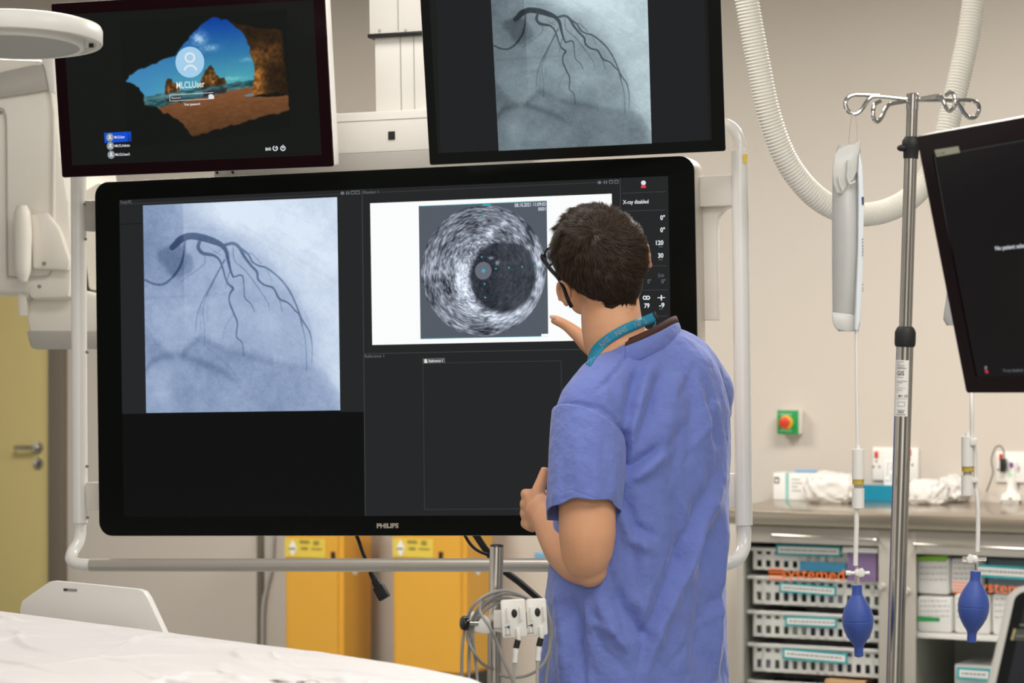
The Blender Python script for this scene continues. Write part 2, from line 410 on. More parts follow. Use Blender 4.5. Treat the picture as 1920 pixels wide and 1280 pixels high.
# ---------------------------------------------------------------- worktop, cabinets
OFFD = -.77
CAB = Plane(WALL.w(0, 0, OFFD), U, (0, 0, 1))      # plane of the cabinet doors
ca = CAB.hit(1379, 1000)[0]; cb = CAB.hit(1692, 1000)[0]; cc = cb+.86
g = G(); box_w(g, CAB, CAB.hit(1345, 960)[0], cc+.3, -.03, .768, .822, .87, .004)
tag(obj('worktop', g, mat('worktop_steel', '#b3a898', .22, .9, noise=.06, nscale=6)), 'stainless steel worktop running along the wall over the glass-door cabinets', 'worktop')
def cabinet(x0, x1, label, px_open, ztop):
    t = thing('storage_cabinet', label, 'cabinet', CAB.w((x0+x1)/2, .0, .3), CAB.R, 'storage cabinets under the worktop')
    g = G()
    box_w(g, CAB, x0+.001, x0+.02, .022, .6, .1, .82); box_w(g, CAB, x1-.02, x1-.001, .022, .6, .1, .82)
    box_w(g, CAB, x0+.02, x1-.02, .022, .6, .1, .12); box_w(g, CAB, x0+.02, x1-.02, .022, .6, .802, .82)
    box_w(g, CAB, x0+.02, x1-.02, .58, .6, .12, .802); box_w(g, CAB, x0+.03, x1-.03, .06, .58, .0, .1)
    obj('carcass', g, 'cab_in', t)
    a, b = px_open; zt = ztop; zb = .16
    g = G()
    o = [(x0+.003, .1), (x1-.003, .1), (x1-.003, .818), (x0+.003, .818)]
    box_w(g, CAB, x0+.003, a, 0, .02, .1, .818, .002); box_w(g, CAB, b, x1-.003, 0, .02, .1, .818, .002)
    box_w(g, CAB, a, b, 0, .02, zt, .818, .002); box_w(g, CAB, a, b, 0, .02, .1, zb, .002)
    d = obj('door', g, 'cab_frame', t)
    g = G(); box_w(g, CAB, a+.0005, b-.0005, .008, .012, zb+.0005, zt-.0005); obj('glass_pane', g, 'glass', d)
    return t, d
oa, ob = CAB.hit(1394, 1100)[0], CAB.hit(1647, 1100)[0]
C1, D1 = cabinet(ca, cb-.002, 'steel-framed glass-door cabinet full of baskets, left of the drip stand', (oa, ob), CAB.hit(1500, 1019)[1])
oc = CAB.hit(1717, 1100)[0]
C2, D2 = cabinet(cb+.002, cc, 'steel-framed glass-door cabinet of white packs, right of the drip stand', (oc, cc-.09), CAB.hit(1800, 1041)[1])
def handle(p0, p1, d):
    a = CAB.pw(*p0, -.03); b = CAB.pw(*p1, -.03); g = G()
    g.tube([a+CAB.y*.03, a, a+CAB.x*.004, b-CAB.x*.004, b, b+CAB.y*.03], .0055, n=10)
    obj('door_handle', g, 'steel', d)
handle((1447, 1003), (1640, 1012), D1); handle((1714, 1020), (1925, 1030), D2)
for p, d in (((1655, 1098), D1), ((1702, 1107), D2)):
    g = G(); q = CAB.pw(*p, 0); g.lathe([(.011, 0), (.011, .005), (.007, .006), (.007, .02), (.01, .022), (.01, .026)], q, np.array([CAB.x, CAB.z, -CAB.y]).T)
    obj('door_lock', g, 'steel_sat', d)
def lettering(word, p0, p1, h, bars, d):
    g = G(); put_text(g, CAB, word, p0, p1, h, .005, .0)
    for k in range(4):
        (x0, y0), (x1, y1) = bars; pline(g, CAB, (x0, y0+k*(h*.28)-1), (x1, y1+k*(h*.28)-1), h*.11, .005)
    obj('lettering', g, 'orange', d)
lettering('systemed', (1466, 1084), (1583, 1088), 22, ((1441, 1067), (1469, 1068)), D1)
lettering('systemed', (1826, 1108), (1945, 1116), 22, ((1786, 1092), (1819, 1095)), D2)

# wire baskets in the left cabinet
def label_card(t, p0, p1, h, off, teal=True):
    """p0: top left, p1: top right pixel"""
    g = G(); g.add([CAB.pw(p0[0], p0[1], off), CAB.pw(p1[0], p1[1], off), CAB.pw(p1[0], p1[1]+h, off), CAB.pw(p0[0], p0[1]+h, off)], [(0, 1, 2, 3)])
    v = g.v[0]; g = G(); g.prism(v, CAB.y*.002)
    c = obj('label_card', g, 'teal' if teal else 'paper', t)
    m = h*.2; o2 = off-.001
    if teal:
        g = G(); g.add([CAB.pw(p0[0]+m, p0[1]+m, o2), CAB.pw(p1[0]-m, p1[1]+m, o2), CAB.pw(p1[0]-m, p1[1]+h-m, o2), CAB.pw(p0[0]+m, p0[1]+h-m, o2)], [(0, 1, 2, 3)])
        obj('white_strip', g, 'paper', c)
    g = G(); n = int((p1[0]-p0[0])/8); x = p0[0]+m*2
    while x < p1[0]-m*2-4:
        w_ = random.uniform(3, 8); k = (x-p0[0])/(p1[0]-p0[0]); y = p0[1]+(p1[1]-p0[1])*k+h*.5
        pline(g, CAB, (x, y), (x+w_, y+.1), h*.16, o2-.0006); x += w_+1.6
    obj('label_print', g, 'print', c)
xi0, xi1 = ca+.024, cb-.026
def basket(yl, yb, label, lab, idx):
    """yl: pixel y of the rim at px 1392; yb: of the basket's bottom"""
    off = .05
    zt = CAB.hit(1392, yl, off)[1]; zb = CAB.hit(1392, yb, off)[1]; H = zt-zb; x0, x1 = xi0+.004, xi1-.004; W = x1-x0
    t = thing('storage_basket', label, 'basket', CAB.w((x0+x1)/2, zb, .3), CAB.R, 'baskets in the left cabinet')
    g = G(); box_w(g, CAB, x0, x1, off-.012, off+.004, zt-.012, zt, .002)
    box_w(g, CAB, x0, x1, off+.3+.02, off+.336, zt-.012, zt)
    for s in (x0, x1-.012): box_w(g, CAB, s, s+.012, off+.004, off+.32, zt-.012, zt)
    obj('rim', g, 'basket', t)
    g = G(); xa, xb = x0+.018, x1-.018; n = 15
    for z_, k_ in ((0, .13), (.43, .25), (.82, .06)):
        box_w(g, CAB, xa, xb, off, off+.004, zb+H*z_, zb+H*(z_+k_))
    for k in range(n+1):
        xx = xa+(xb-xa-.015)*k/n; box_w(g, CAB, xx, xx+.015, off, off+.0038, zb, zt-.012)
    box_w(g, CAB, xa, xb, off+.01, off+.32, zb, zb+.003); box_w(g, CAB, xa, xb, off+.316, off+.32, zb, zt-.012)
    for s in (xa, xb-.003):
        box_w(g, CAB, s, s+.003, off, off+.32, zb, zt-.012)
    obj('lattice', g, 'basket', t)
    if lab: label_card(t, *lab, off-.014)
    # packets inside
    cols = ['#3c4a46', '#7d8a88', '#c9c4bb', '#2f6a70', '#8a8f86', '#544c66', '#b6b0c2', '#5b6b52']
    x = xa+.01; k = 0
    while x < xb-.06:
        w_ = random.uniform(.045, .075); hh = H*random.uniform(.55, .85); c = cols[(k*3+idx*2) % 8]
        g = G(); box_w(g, CAB, x, x+w_-.004, off+.03, off+.22, zb+.004, zb+.004+hh, .003)
        tag(obj('packet', g, mat('packet_card', c, .6)), 'small supply packet inside the %s basket of the left cabinet' % ['top', 'upper', 'middle', 'lower', 'lowest'][idx], 'packet', 'packets in the %s basket' % ['top', 'upper', 'middle', 'lower', 'lowest'][idx])
        x += w_+.004; k += 1
basket(1024, 1066, 'topmost basket behind the orange lettering, with a blue card in it', ((1455, 1020), (1577, 1024), 20), 0)
basket(1077, 1130, 'second basket down, its label just under the orange lettering', ((1461, 1091), (1568, 1099), 19), 1)
basket(1142, 1191, 'third basket down, its short label level with the top of the blue bulb', ((1472, 1154), (1569, 1158), 19), 2)
basket(1203, 1256, 'fourth basket down, its long label level with the tip of the blue bulb', ((1467, 1214), (1589, 1224), 21), 3)
basket(1272, 1330, 'lowest basket at the bottom edge of the photo, with a tan box in it', None, 4)
# drawn side rails
g = G(); x0, z1 = CAB.hit(1500, 1052, .03); x1, z0 = CAB.hit(1586, 1072, .03); box_w(g, CAB, x0, x1, .028, .034, z0, z1)
tag(obj('blue_card', g, 'blue_card'), 'dark blue card standing in the topmost basket behind the lettering', 'card')
g = G(); x0, z1 = CAB.hit(1590, 1030, .03); x1, z0 = CAB.hit(1645, 1090, .03); box_w(g, CAB, x0, x1, .024, .034, z0, z1)
pb = tag(obj('purple_box', g, 'purple'), 'purple carton behind the glass at the right end of the top basket', 'box')
g = G(); x0, z1 = CAB.hit(1580, 1025, .02); x1, z0 = CAB.hit(1646, 1037, .02); box_w(g, CAB, x0, x1, .018, .023, z0, z1, .001)
obj('label_strip', g, 'paper', pb)
g = G(); x0, z1 = CAB.hit(1552, 1271, .06); x1, z0 = CAB.hit(1625, 1310, .06); box_w(g, CAB, x0, x1, .03, .2, z0, z1)
tag(obj('tan_box', g, 'kraft'), 'tan cardboard box lying in the lowest basket', 'box')

# right cabinet: shelf and packs
x0, x1 = cb+.023, cc-.022
zs = CAB.hit(1760, 1186, .06)[1]
g = G(); box_w(g, CAB, x0, x1, .04, .57, zs-.018, zs, .002); sh = obj('shelf', g, 'white', C2)
def pack(p0, p1, off, label, bar=None, name='sterile_pack', tilt=0, z0=None):
    a, zt = CAB.hit(*p0, off); b, zb = CAB.hit(*p1, off)
    if z0 is not None: zb = z0
    t = thing(name, label, 'pack', CAB.w((a+b)/2, zb, off), CAB.R, 'white packs in the right cabinet')
    g = G(); box_w(g, CAB, a, b, off, off+.16, zb, zt, min(.012, (zt-zb)*.3)); obj('wrapper', g, 'paper', t)
    g = G()
    for r_ in range(4):
        x = p0[0]+6
        while x < p1[0]-8:
            w_ = random.uniform(3, 9); y = p0[1]+10+r_*(p1[1]-p0[1]-14)/5.0
            pline(g, CAB, (x, y), (min(x+w_, p1[0]-5), y+.3), 1.5, off-.001); x += w_+2.5
    obj('printed_text', g, 'print', t)
    if bar:
        g = G(); pq(g, CAB, bar[0], off-.0015); obj('colour_band', g, bar[1], t)
zmid = CAB.hit(1750, 1115, .06)[1]
pack((1719, 1116), (1785, 1178), .05, 'white pack with a green bar low on its front, bottom left of the shelf stack', ([(1720, 1155), (1763, 1158), (1761, 1165), (1720, 1164)], 'green'), z0=zs+.001)
pack((1719, 1042), (1780, 1113), .05, 'white pack with a lime green top band, resting on the pack with the green bar', ([(1720, 1043), (1778, 1041), (1774, 1052), (1720, 1051)], 'lime'), z0=zmid+.002)
pack((1788, 1112), (1856, 1182), .06, 'white pack standing behind the blue bulb, bottom middle of the shelf', None, z0=zs+.001)
pack((1782, 1045), (1840, 1108), .06, 'white pack leaning at the top middle, left of the teal label', None, z0=CAB.hit(1810, 1111, .06)[1])
pack((1859, 1112), (1915, 1184), .07, 'white pack behind the orange letters, right end of the shelf', None, z0=zs+.001)
g = G(); box_w(g, CAB, CAB.hit(1852, 1050, .09)[0], cc-.03, .09, .3, CAB.hit(1850, 1110, .09)[1], CAB.hit(1850, 1046, .09)[1], .004)
t = tag(obj('catheter_carton', g, mat('carton_grey', '#77858c', .6)), 'grey-blue carton with a teal-edged label, upper right behind the glass', 'box')
label_card(t, (1826, 1057), (1950, 1064), 24, .015)
g = G(); box_w(g, CAB, CAB.hit(1790, 1250, .07)[0], cc-.05, .07, .3, .14, CAB.hit(1790, 1245, .07)[1], .004)
t = tag(obj('supply_bin', g, 'milky'), 'clear storage bin with a teal-edged label below the shelf', 'bin')
label_card(t, (1794, 1250), (1858, 1254), 23, .055)

# ---------------------------------------------------------------- things on the worktop
ZT = .8703
def on_top(px, py_base, zoff=0):
    """point on the worktop seen at a pixel"""
    Y = (HC-ZT)*F/(py_base-640); return P(px, py_base, Y)
def local_off(p): return (np.asarray(p)-CAB.o)@CAB.y
# glove box
p = on_top(1450, 936); y0 = local_off(p); x0, z0 = CAB.hit(1450, 936, y0); x1 = CAB.hit(1524, 936, y0)[0]; z1 = CAB.hit(1450, 886, y0)[1]
t = thing('glove_box', 'white glove box with a teal band at the left end of the worktop', 'box', CAB.w((x0+x1)/2, ZT, y0+.06), CAB.R)
g = G(); box_w(g, CAB, x0, x1, y0, y0+.12, ZT, z1, .002); obj('carton', g, 'paper', t)
g = G(); a = CAB.hit(1473, 900, y0)[0]; b = CAB.hit(1479, 900, y0)[0]; box_w(g, CAB, a, b, y0-.001, y0+.121, ZT, z1+.001); obj('teal_band', g, mat('teal_tape', '#8cc3b9', .5), t)
g = G(); a, zz = CAB.hit(1452, 894, y0); b, z2 = CAB.hit(1461, 906, y0); box_w(g, CAB, a, b, y0-.0015, y0, z2, zz)
obj('printed_symbol', g, 'print_dk', t)
g = G(); box_w(g, CAB, a+.004, b-.004, y0-.0022, y0-.0016, z2+.005, zz-.007); obj('symbol_window', g, 'paper', t)
g = G()
for k, yy in enumerate((898, 905, 912, 919)): pline(g, CAB, (1484, yy), (1484+(16, 20, 12, 18)[k], yy+1), 1.6, y0-.001)
obj('printed_text', g, 'print', t)
g = G(); x0, _ = CAB.hit(1488, 884, y0+.03); x1 = CAB.hit(1526, 884, y0+.03)[0]
g.tube([CAB.w(x0, z1+.006, y0+.05), CAB.w(x1, z1+.0065, y0+.07)], .006, n=10)
tag(obj('blue_pen', g, mat('blue_pen_plastic', '#7fa4c4', .4)), 'light blue pen lying on top of the white glove box', 'pen')
# crumpled clear bags
def crumple(px0, px1, py_top, py_base, dp, label, seed, nm='wrapped_pack', m='wrap', grp='crumpled white bags on the worktop'):
    p = on_top((px0+px1)/2, py_base); y0 = local_off(p); x0 = CAB.hit(px0, py_base, y0)[0]; x1 = CAB.hit(px1, py_base, y0)[0]; z1 = CAB.hit((px0+px1)/2, py_top, y0+dp/2)[1]
    r_ = np.random.default_rng(seed); bm = bmesh.new(); bmesh.ops.create_icosphere(bm, subdivisions=5, radius=1)
    V = np.array([v.co[:] for v in bm.verts]); D = np.zeros(len(V))
    for k in range(26):
        d = r_.normal(size=3); d /= np.linalg.norm(d); f_ = r_.uniform(3, 12); D += .5*np.abs(np.sin(f_*(V@d)+r_.uniform(0, 6)))/f_**.6
    D = (D-D.mean())/D.std()*.055
    S = np.sign(V)*np.abs(V)**.75; V2 = S*(1+D)[:, None]
    hgt = z1-ZT; V2 = V2*np.array([(x1-x0)/2, dp/2, hgt/1.7]); V2[:, 2] = np.maximum(V2[:, 2]+hgt*.5, 0)
    faces = [[v.index for v in f.verts] for f in bm.faces]; bm.free()
    g = G(); g.add(CAB.w((x0+x1)/2, ZT, y0+dp/2)+V2@CAB.R.T, faces)
    return tag(obj(nm, g, m, angle=60), label, 'bag', grp)
crumple(1501, 1600, 889, 944, .14, 'crumpled clear plastic bag of supplies in front of the white glove box', 3)
crumple(1690, 1768, 901, 946, .13, 'crumpled white bag lying just right of the drip stand', 5)
crumple(1752, 1806, 896, 942, .13, 'crumpled white bag with a pale green stripe, nearest the second hanging tube', 8)
# teal tray
p = on_top(1640, 938); y0 = local_off(p); x0 = CAB.hit(1598, 938, y0)[0]; x1 = CAB.hit(1688, 938, y0)[0]; z1 = CAB.hit(1640, 909, y0)[1]
g = G(); th = .004
box_w(g, CAB, x0, x1, y0, y0+th, ZT, z1); box_w(g, CAB, x0, x1, y0+.15, y0+.154, ZT, z1+.012); box_w(g, CAB, x0, x0+th, y0+th, y0+.15, ZT, z1); box_w(g, CAB, x1-th, x1, y0+th, y0+.15, ZT, z1); box_w(g, CAB, x0+th, x1-th, y0+th, y0+.15, ZT, ZT+th)
tag(obj('teal_tray', g, 'teal_tray'), 'open teal plastic tray on the worktop behind the hanging gauge', 'tray')
# booklets leaning in the tray
for k, (a, b, yt, lab) in enumerate(((1655, 1688, 862, 'white booklet leaning up in the teal tray, left of the drip stand'), (1703, 1730, 852, 'white leaflet leaning against the wall just right of the drip stand'))):
    yy = y0+(.05 if k == 0 else .165); pl = Plane(CAB.w(0, ZT+.006, yy), U, (0, 0, 1)+CAB.y*.22)
    xa = CAB.hit(a, 905, yy)[0]; xb = CAB.hit(b, 905, yy)[0]; zt = CAB.hit(a, yt, yy+.02)[1]-ZT
    if k: pl = Plane(CAB.w(0, ZT+.001, yy), U, (0, 0, 1)+CAB.y*.22)
    t = thing('booklet', lab, 'booklet', pl.w((xa+xb)/2, 0, 0), pl.R)
    g = G(); g.box(pl.w((xa+xb)/2, zt/2, .003), (xb-xa, .006, zt), pl.R, .001); obj('cover', g, 'paper', t)
    g = G()
    for j in range(7):
        for i in range(3):
            if random.random() < .75: g.box(pl.w(xa+.012+i*(xb-xa-.02)/3, zt*.9-j*.011, -.0008), (.009, .0006, .004), pl.R)
    obj('printed_text', g, 'print', t)
# wall sockets
def socket(px0, px1, py0, py1, reds, label, screws=True):
    x0, z1 = WALL.hit(px0, py0, -.01); x1, z0 = WALL.hit(px1, py1, -.01)
    t = thing('wall_socket', label, 'socket', WALL.w((x0+x1)/2, z0, 0), WALL.R, 'mains sockets over the worktop')
    g = G(); box_w(g, WALL, x0, x1, -.012, -.001, z0, z1, .003); obj('socket_plate', g, 'white', t)
    for (rx, ry) in reds:
        a, zz = WALL.hit(rx, ry, -.014); g = G(); box_w(g, WALL, a-.0065, a+.0065, -.018, -.012, zz-.012, zz+.012, .0015); obj('switch', g, 'red', t)
        g = G()
        for dx, dz in ((.0, -.025), (-.011, -.045), (.011, -.045)): box_w(g, WALL, a+dx-.003, a+dx+.003, -.0128, -.0118, zz+dz-.004, zz+dz+.004)
        obj('pin_hole', g, 'print_dk', t)
socket(1636, 1722, 838, 902, [(1643, 852), (1705, 848)], 'white double wall socket with red switches behind the teal tray')
socket(1868, 1950, 846, 905, [(1877, 857)], 'white wall socket with a red switch and black plug at the right edge')
# hand-held scanner in its cradle
t = thing('handheld_scanner', 'white handheld scanner with a purple button and green light standing in its cradle', 'scanner', on_top(1893, 942))
p = on_top(1893, 943); y0 = local_off(p); Q = Plane(CAB.w(CAB.hit(1893, 943, y0)[0], ZT, y0+.035), U, (0, 0, 1)); sc_ = 8.0/F
g = G(); bm = bmesh.new(); bmesh.ops.create_cube(bm, size=1)
for v in bm.verts:
    k = .72 if v.co.z > 0 else 1; v.co = Vector((v.co.x*.078*k, v.co.y*.07*k, v.co.z*.042))
bmesh.ops.bevel(bm, geom=bm.edges[:], offset=.01, segments=3, affect='EDGES'); g._bm(bm, Q.w(0, .021, 0), Q.R); cr = obj('cradle', g, 'white', t)
g = G(); g.box(Q.w(.002, .016, -.034), (.012, .001, .004), Q.R); obj('cradle_mark', g, 'print_dk', cr)
g = G(); g.tube([Q.w(-.002, .03, 0), Q.w(-.001, .06, 0), Q.w(.004, .1, 0), Q.w(.006, .13, -.004), Q.w(.008, .148, -.006), Q.w(.012, .158, -.006)], [.02, .018, .02, .024, .023, .012], n=16, smooth=4, flat=.8)
hb = obj('handset', g, 'white_gloss', t)
g = G(); g.ell(Q.w(.004, .137, -.024), (.0075, .004, .011), Q.R); obj('purple_button', g, mat('purple_plastic', '#7c3f92', .35), hb)
g = G(); g.ell(Q.w(.002, .103, -.0175), (.005, .002, .005), Q.R); obj('indicator_light', g, mat('green_light', '#2a8a62', .3, emit='#4fe3a0', es=1.2), hb)
g = G(); g.box(Q.w(.003, .115, -.0185), (.01, .001, .004), Q.R); obj('printed_mark', g, 'print_dk', hb)
g = G(); g.tube([Q.w(.026, .05, -.004), Q.w(.024, .09, -.006), Q.w(.029, .13, -.01)], .0022, smooth=5); obj('purple_stripe', g, mat('purple_trim', '#6d4a86', .4), hb)
g = G(); q = WALL.pw(1881, 872, -.03); g.box(q, (.018, .034, .05), WALL.R, .004); pc = tag(obj('charger_plug', g, 'black'), 'black charger plug pushed into the right-hand wall socket', 'plug')
g = G(); yq = local_off(p)
pts = [WALL.pw(1883, 858, -.05), WALL.pw(1882, 846, -.06), WALL.pw(1876, 836, -.07), WALL.pw(1866, 840, -.08), WALL.pw(1859, 862, -.09), WALL.pw(1862, 885, -.1), WALL.pw(1856, 905, -.13)]
pts += [on_top(1846, 936)+[0, 0, .004], on_top(1856, 938)+[0, 0, .004], on_top(1866, 934)+[0, 0, .004], on_top(1852, 935)+[0, 0, .01], on_top(1862, 937)+[0, 0, .009], on_top(1872, 936)+[0, 0, .004]]
g.tube(pts, .0022, n=8, smooth=6); tag(obj('charger_cable', g, 'rubber'), 'thin black charger cable looping down from the plug to the scanner cradle', 'cable')
# ---------------------------------------------------------------- screens: pictures computed here
def vnoise(h, w_, sy, sx, seed):
    r_ = np.random.default_rng(seed); gh, gw = int(h/sy)+3, int(w_/sx)+3; t = r_.random((gh, gw))
    y = np.arange(h)/sy; x = np.arange(w_)/sx; yi = y.astype(int); xi = x.astype(int)
    fy = (y-yi)[:, None]; fx = (x-xi)[None]; fy = fy*fy*(3-2*fy); fx = fx*fx*(3-2*fx)
    a = t[np.ix_(yi, xi)]; b = t[np.ix_(yi, xi+1)]; c = t[np.ix_(yi+1, xi)]; d = t[np.ix_(yi+1, xi+1)]
    return (a*(1-fx)+b*fx)*(1-fy)+(c*(1-fx)+d*fx)*fy
def inpoly(X, Y, poly):
    r = np.zeros(X.shape, bool); n = len(poly)
    for i in range(n):
        x1, y1 = poly[i]; x2, y2 = poly[(i+1) % n]
        if y1 == y2: continue
        c = ((y1 > Y) != (y2 > Y)) & (X < (x2-x1)*(Y-y1)/(y2-y1)+x1); r ^= c
    return r
def blur(a, k):
    for ax in (0, 1):
        p = np.pad(a, [(k, k) if i == ax else (0, 0) for i in range(a.ndim)], mode='edge'); c = np.cumsum(p, ax)
        z = np.zeros_like(np.take(c, [0], ax)); c = np.concatenate([z, c], ax); n = a.shape[ax]
        a = (np.take(c, range(2*k+1, 2*k+1+n), ax)-np.take(c, range(0, n), ax))/(2*k+1)
    return a
VES = [
 ([(285, 352, 15), (305, 335, 18), (330, 312, 20), (380, 296, 19), (440, 306, 20), (500, 327, 18), (540, 347, 13), (565, 378, 11), (574, 420, 9), (586, 478, 6), (600, 515, 4)], .40),
 ([(352, 320, 6), (345, 390, 6), (325, 450, 7), (290, 500, 7), (240, 538, 7), (190, 538, 6), (140, 515, 6)], .24),
 ([(432, 320, 9), (421, 350, 10), (428, 372, 9), (446, 388, 10), (480, 395, 9), (505, 402, 7), (530, 425, 6), (547, 470, 5), (560, 520, 4), (575, 550, 5), (598, 572, 7), (582, 600, 4), (578, 640, 4), (600, 700, 5), (618, 750, 4), (612, 820, 3.4), (640, 850, 3), (648, 920, 2)], .34),
 ([(557, 425, 4), (525, 480, 4), (480, 560, 3.5), (440, 630, 3), (412, 700, 2.5), (400, 790, 2)], .24),
 ([(545, 450, 3), (500, 530, 3), (465, 600, 3), (440, 680, 2.5), (448, 760, 2), (445, 860, 1.8)], .2),
 ([(440, 625, 2), (425, 700, 2), (430, 780, 2)], .15), ([(520, 480, 2), (470, 620, 2), (462, 740, 2)], .12),
 ([(455, 395, 3), (452, 440, 2.5), (400, 482, 2.5), (350, 512, 2), (330, 532, 2)], .2),
 ([(555, 350, 8), (600, 342, 9), (632, 362, 9), (655, 405, 8), (690, 455, 7), (722, 492, 7), (728, 530, 6), (760, 560, 5), (805, 577, 5), (835, 632, 5), (880, 655, 4), (915, 695, 4), (940, 722, 4), (950, 780, 3)], .36),
 ([(640, 368, 6), (680, 402, 5), (700, 440, 5), (735, 462, 5), (775, 475, 5), (840, 530, 5), (885, 590, 5), (918, 660, 4), (948, 740, 4), (985, 802, 4), (998, 880, 3), (995, 965, 2)], .34),
 ([(868, 560, 3), (910, 640, 3), (945, 760, 3), (965, 860, 2.5), (968, 1000, 2)], .25),
 ([(960, 700, 2), (990, 780, 2), (1000, 860, 2)], .15),
 ([(600, 515, 4), (645, 508, 4), (655, 560, 3), (658, 620, 3), (690, 655, 3), (706, 692, 2.5)], .28),
 ([(602, 360, 3), (608, 430, 3), (660, 480, 3), (712, 550, 3), (745, 600, 2.5), (775, 650, 2.5), (785, 690, 2)], .22),
 ([(835, 635, 3), (850, 700, 2.5)], .22), ([(770, 478, 2.5), (800, 540, 2)], .2), ([(600, 705, 2.5), (560, 760, 2), (540, 830, 2)], .16),
 ([(585, 480, 3), (570, 520, 3), (560, 570, 2)], .25), ([(480, 360, 2), (520, 385, 2), (560, 350, 2)], .2), ([(680, 395, 3), (700, 400, 3), (745, 450, 3)], .2),
 ([(500, 380, 2.5), (540, 400, 2)], .25), ([(640, 300, 1.5), (820, 390, 1.5), (1120, 600, 1.5)], .06), ([(860, 180, 1.5), (1130, 330, 1.5)], .05),
 ([(840, 780, 1.5), (1130, 1025, 1.5)], .12), ([(400, 820, 2), (560, 960, 2), (620, 1040, 2)], .08)]
def angiogram(h, w_, seed, c0, c1, c2, con=1.0, lift=0):
    Y, X = np.mgrid[0:h, 0:w_]; X = 135+X/(w_-1)*1000.; Y = 128+Y/(h-1)*1075.
    B = np.full((h, w_), .60)
    ex = np.interp(Y, [128, 270, 330, 420, 560, 740, 930, 980, 1110, 1203], [360, 560, 700, 790, 905, 1000, 1030, 1050, 1125, 1160])
    d = (X-ex)/90.; B += .14/(1+np.exp(-d*2.0))+.12/(1+np.exp(-(X-ex+25)/14.))*np.clip((Y-330)/300, 0, 1)+.10*np.clip((X-300)/400, 0, 1)*np.clip((600-Y)/300, 0, 1)
    B += .16*np.exp(-((X-640)/260)**2-((Y-180)/110)**2)
    B += .08*np.exp(-((X-980)/220)**2-((Y-330)/230)**2)
    B -= .09*(X < 345)*np.clip((950-Y)/500, 0, 1)*np.clip(1.25-Y/1500, .4, 1)
    blob = inpoly(X, Y, [(205, 365), (290, 335), (350, 345), (352, 440), (300, 512), (262, 480), (235, 430), (205, 410)]).astype(float)
    blob2 = inpoly(X, Y, [(352, 370), (385, 400), (400, 465), (365, 492), (315, 510), (340, 440)]).astype(float)
    B -= .13*blur(blob, 5)+.13*blur(blob2, 4)
    dia = np.interp(X, [135, 200, 300, 420, 560, 700, 900, 1010, 1060, 1160], [730, 820, 905, 800, 870, 905, 950, 965, 985, 1150])
    q = np.clip((Y-dia)/30., 0, 1); B -= .075*q
    B -= .07*np.exp(-((Y-dia-15)/28)**2)*(X > 330)*(X < 800)
    d2 = np.interp(X, [135, 180, 300, 420, 520, 620], [980, 930, 900, 945, 990, 1050]); B -= .10*np.exp(-((Y-d2)/22)**2)*np.clip((640-X)/120, 0, 1)
    B += .10*np.exp(-((X-235)/60)**2-((Y-1100)/120)**2)+.05*np.exp(-((X-700)/200)**2-((Y-740)/90)**2)
    B -= .05*np.exp(-((X-180)/70)**2-((Y-870)/80)**2)
    for s, a in ((60, .035), (26, .025), (11, .022), (4, .018), (2, .02)): B += a*(vnoise(h, w_, s, s, seed+s)-.5)*2
    for (x0, y0, x1, y1, a, wd) in ((700, 150, 1130, 480, .03, 14), (620, 230, 1130, 560, -.025, 10), (760, 140, 1130, 300, -.02, 12), (140, 610, 560, 600, -.03, 8), (250, 690, 520, 640, .03, 16), (300, 250, 560, 270, -.03, 6)):
        n_ = np.hypot(x1-x0, y1-y0); t = ((X-x0)*(x1-x0)+(Y-y0)*(y1-y0))/n_**2; dd = ((X-x0)*(y1-y0)-(Y-y0)*(x1-x0))/n_
        B += a*np.exp(-(dd/wd)**2)*(t > 0)*(t < 1)
    V = np.zeros((h, w_))
    for pts, dk in VES:
        P_ = [(a, b) for a, b, c in pts]; q_, r_ = spl([(a, b, 0) for a, b in P_], [c for a, b, c in pts], 4)
        best = np.zeros((h, w_))
        for i in range(len(q_)-1):
            x0, y0 = q_[i][:2]; x1, y1 = q_[i+1][:2]; ra, rb = r_[i], r_[i+1]; m = 14+max(ra, rb)
            j0 = max(0, int((min(x0, x1)-m-135)/1000*(w_-1))); j1 = min(w_, int((max(x0, x1)+m-135)/1000*(w_-1))+2)
            i0 = max(0, int((min(y0, y1)-m-128)/1075*(h-1))); i1 = min(h, int((max(y0, y1)+m-128)/1075*(h-1))+2)
            if j1 <= j0 or i1 <= i0: continue
            xs = X[i0:i1, j0:j1]; ys = Y[i0:i1, j0:j1]; L = (x1-x0)**2+(y1-y0)**2+1e-9
            t = np.clip(((xs-x0)*(x1-x0)+(ys-y0)*(y1-y0))/L, 0, 1); D = np.hypot(xs-x0-t*(x1-x0), ys-y0-t*(y1-y0)); r = ra*(1-t)+rb*t
            best[i0:i1, j0:j1] = np.maximum(best[i0:i1, j0:j1], np.clip((r*.93-D)/4.5+.5, 0, 1)*np.clip(r/4, .6, 1))
        V = np.maximum(V, best*dk*(1.3 if r_[0] < 4.5 else 1))
    B = B-V*con*.92
    t = np.clip((B-.15)/.8+lift, 0, 1)[..., None]; c0, c1, c2 = map(np.array, (c0, c1, c2))
    return np.where(t < .55, c0+(c1-c0)*t/.55, c1+(c2-c1)*(t-.55)/.45)
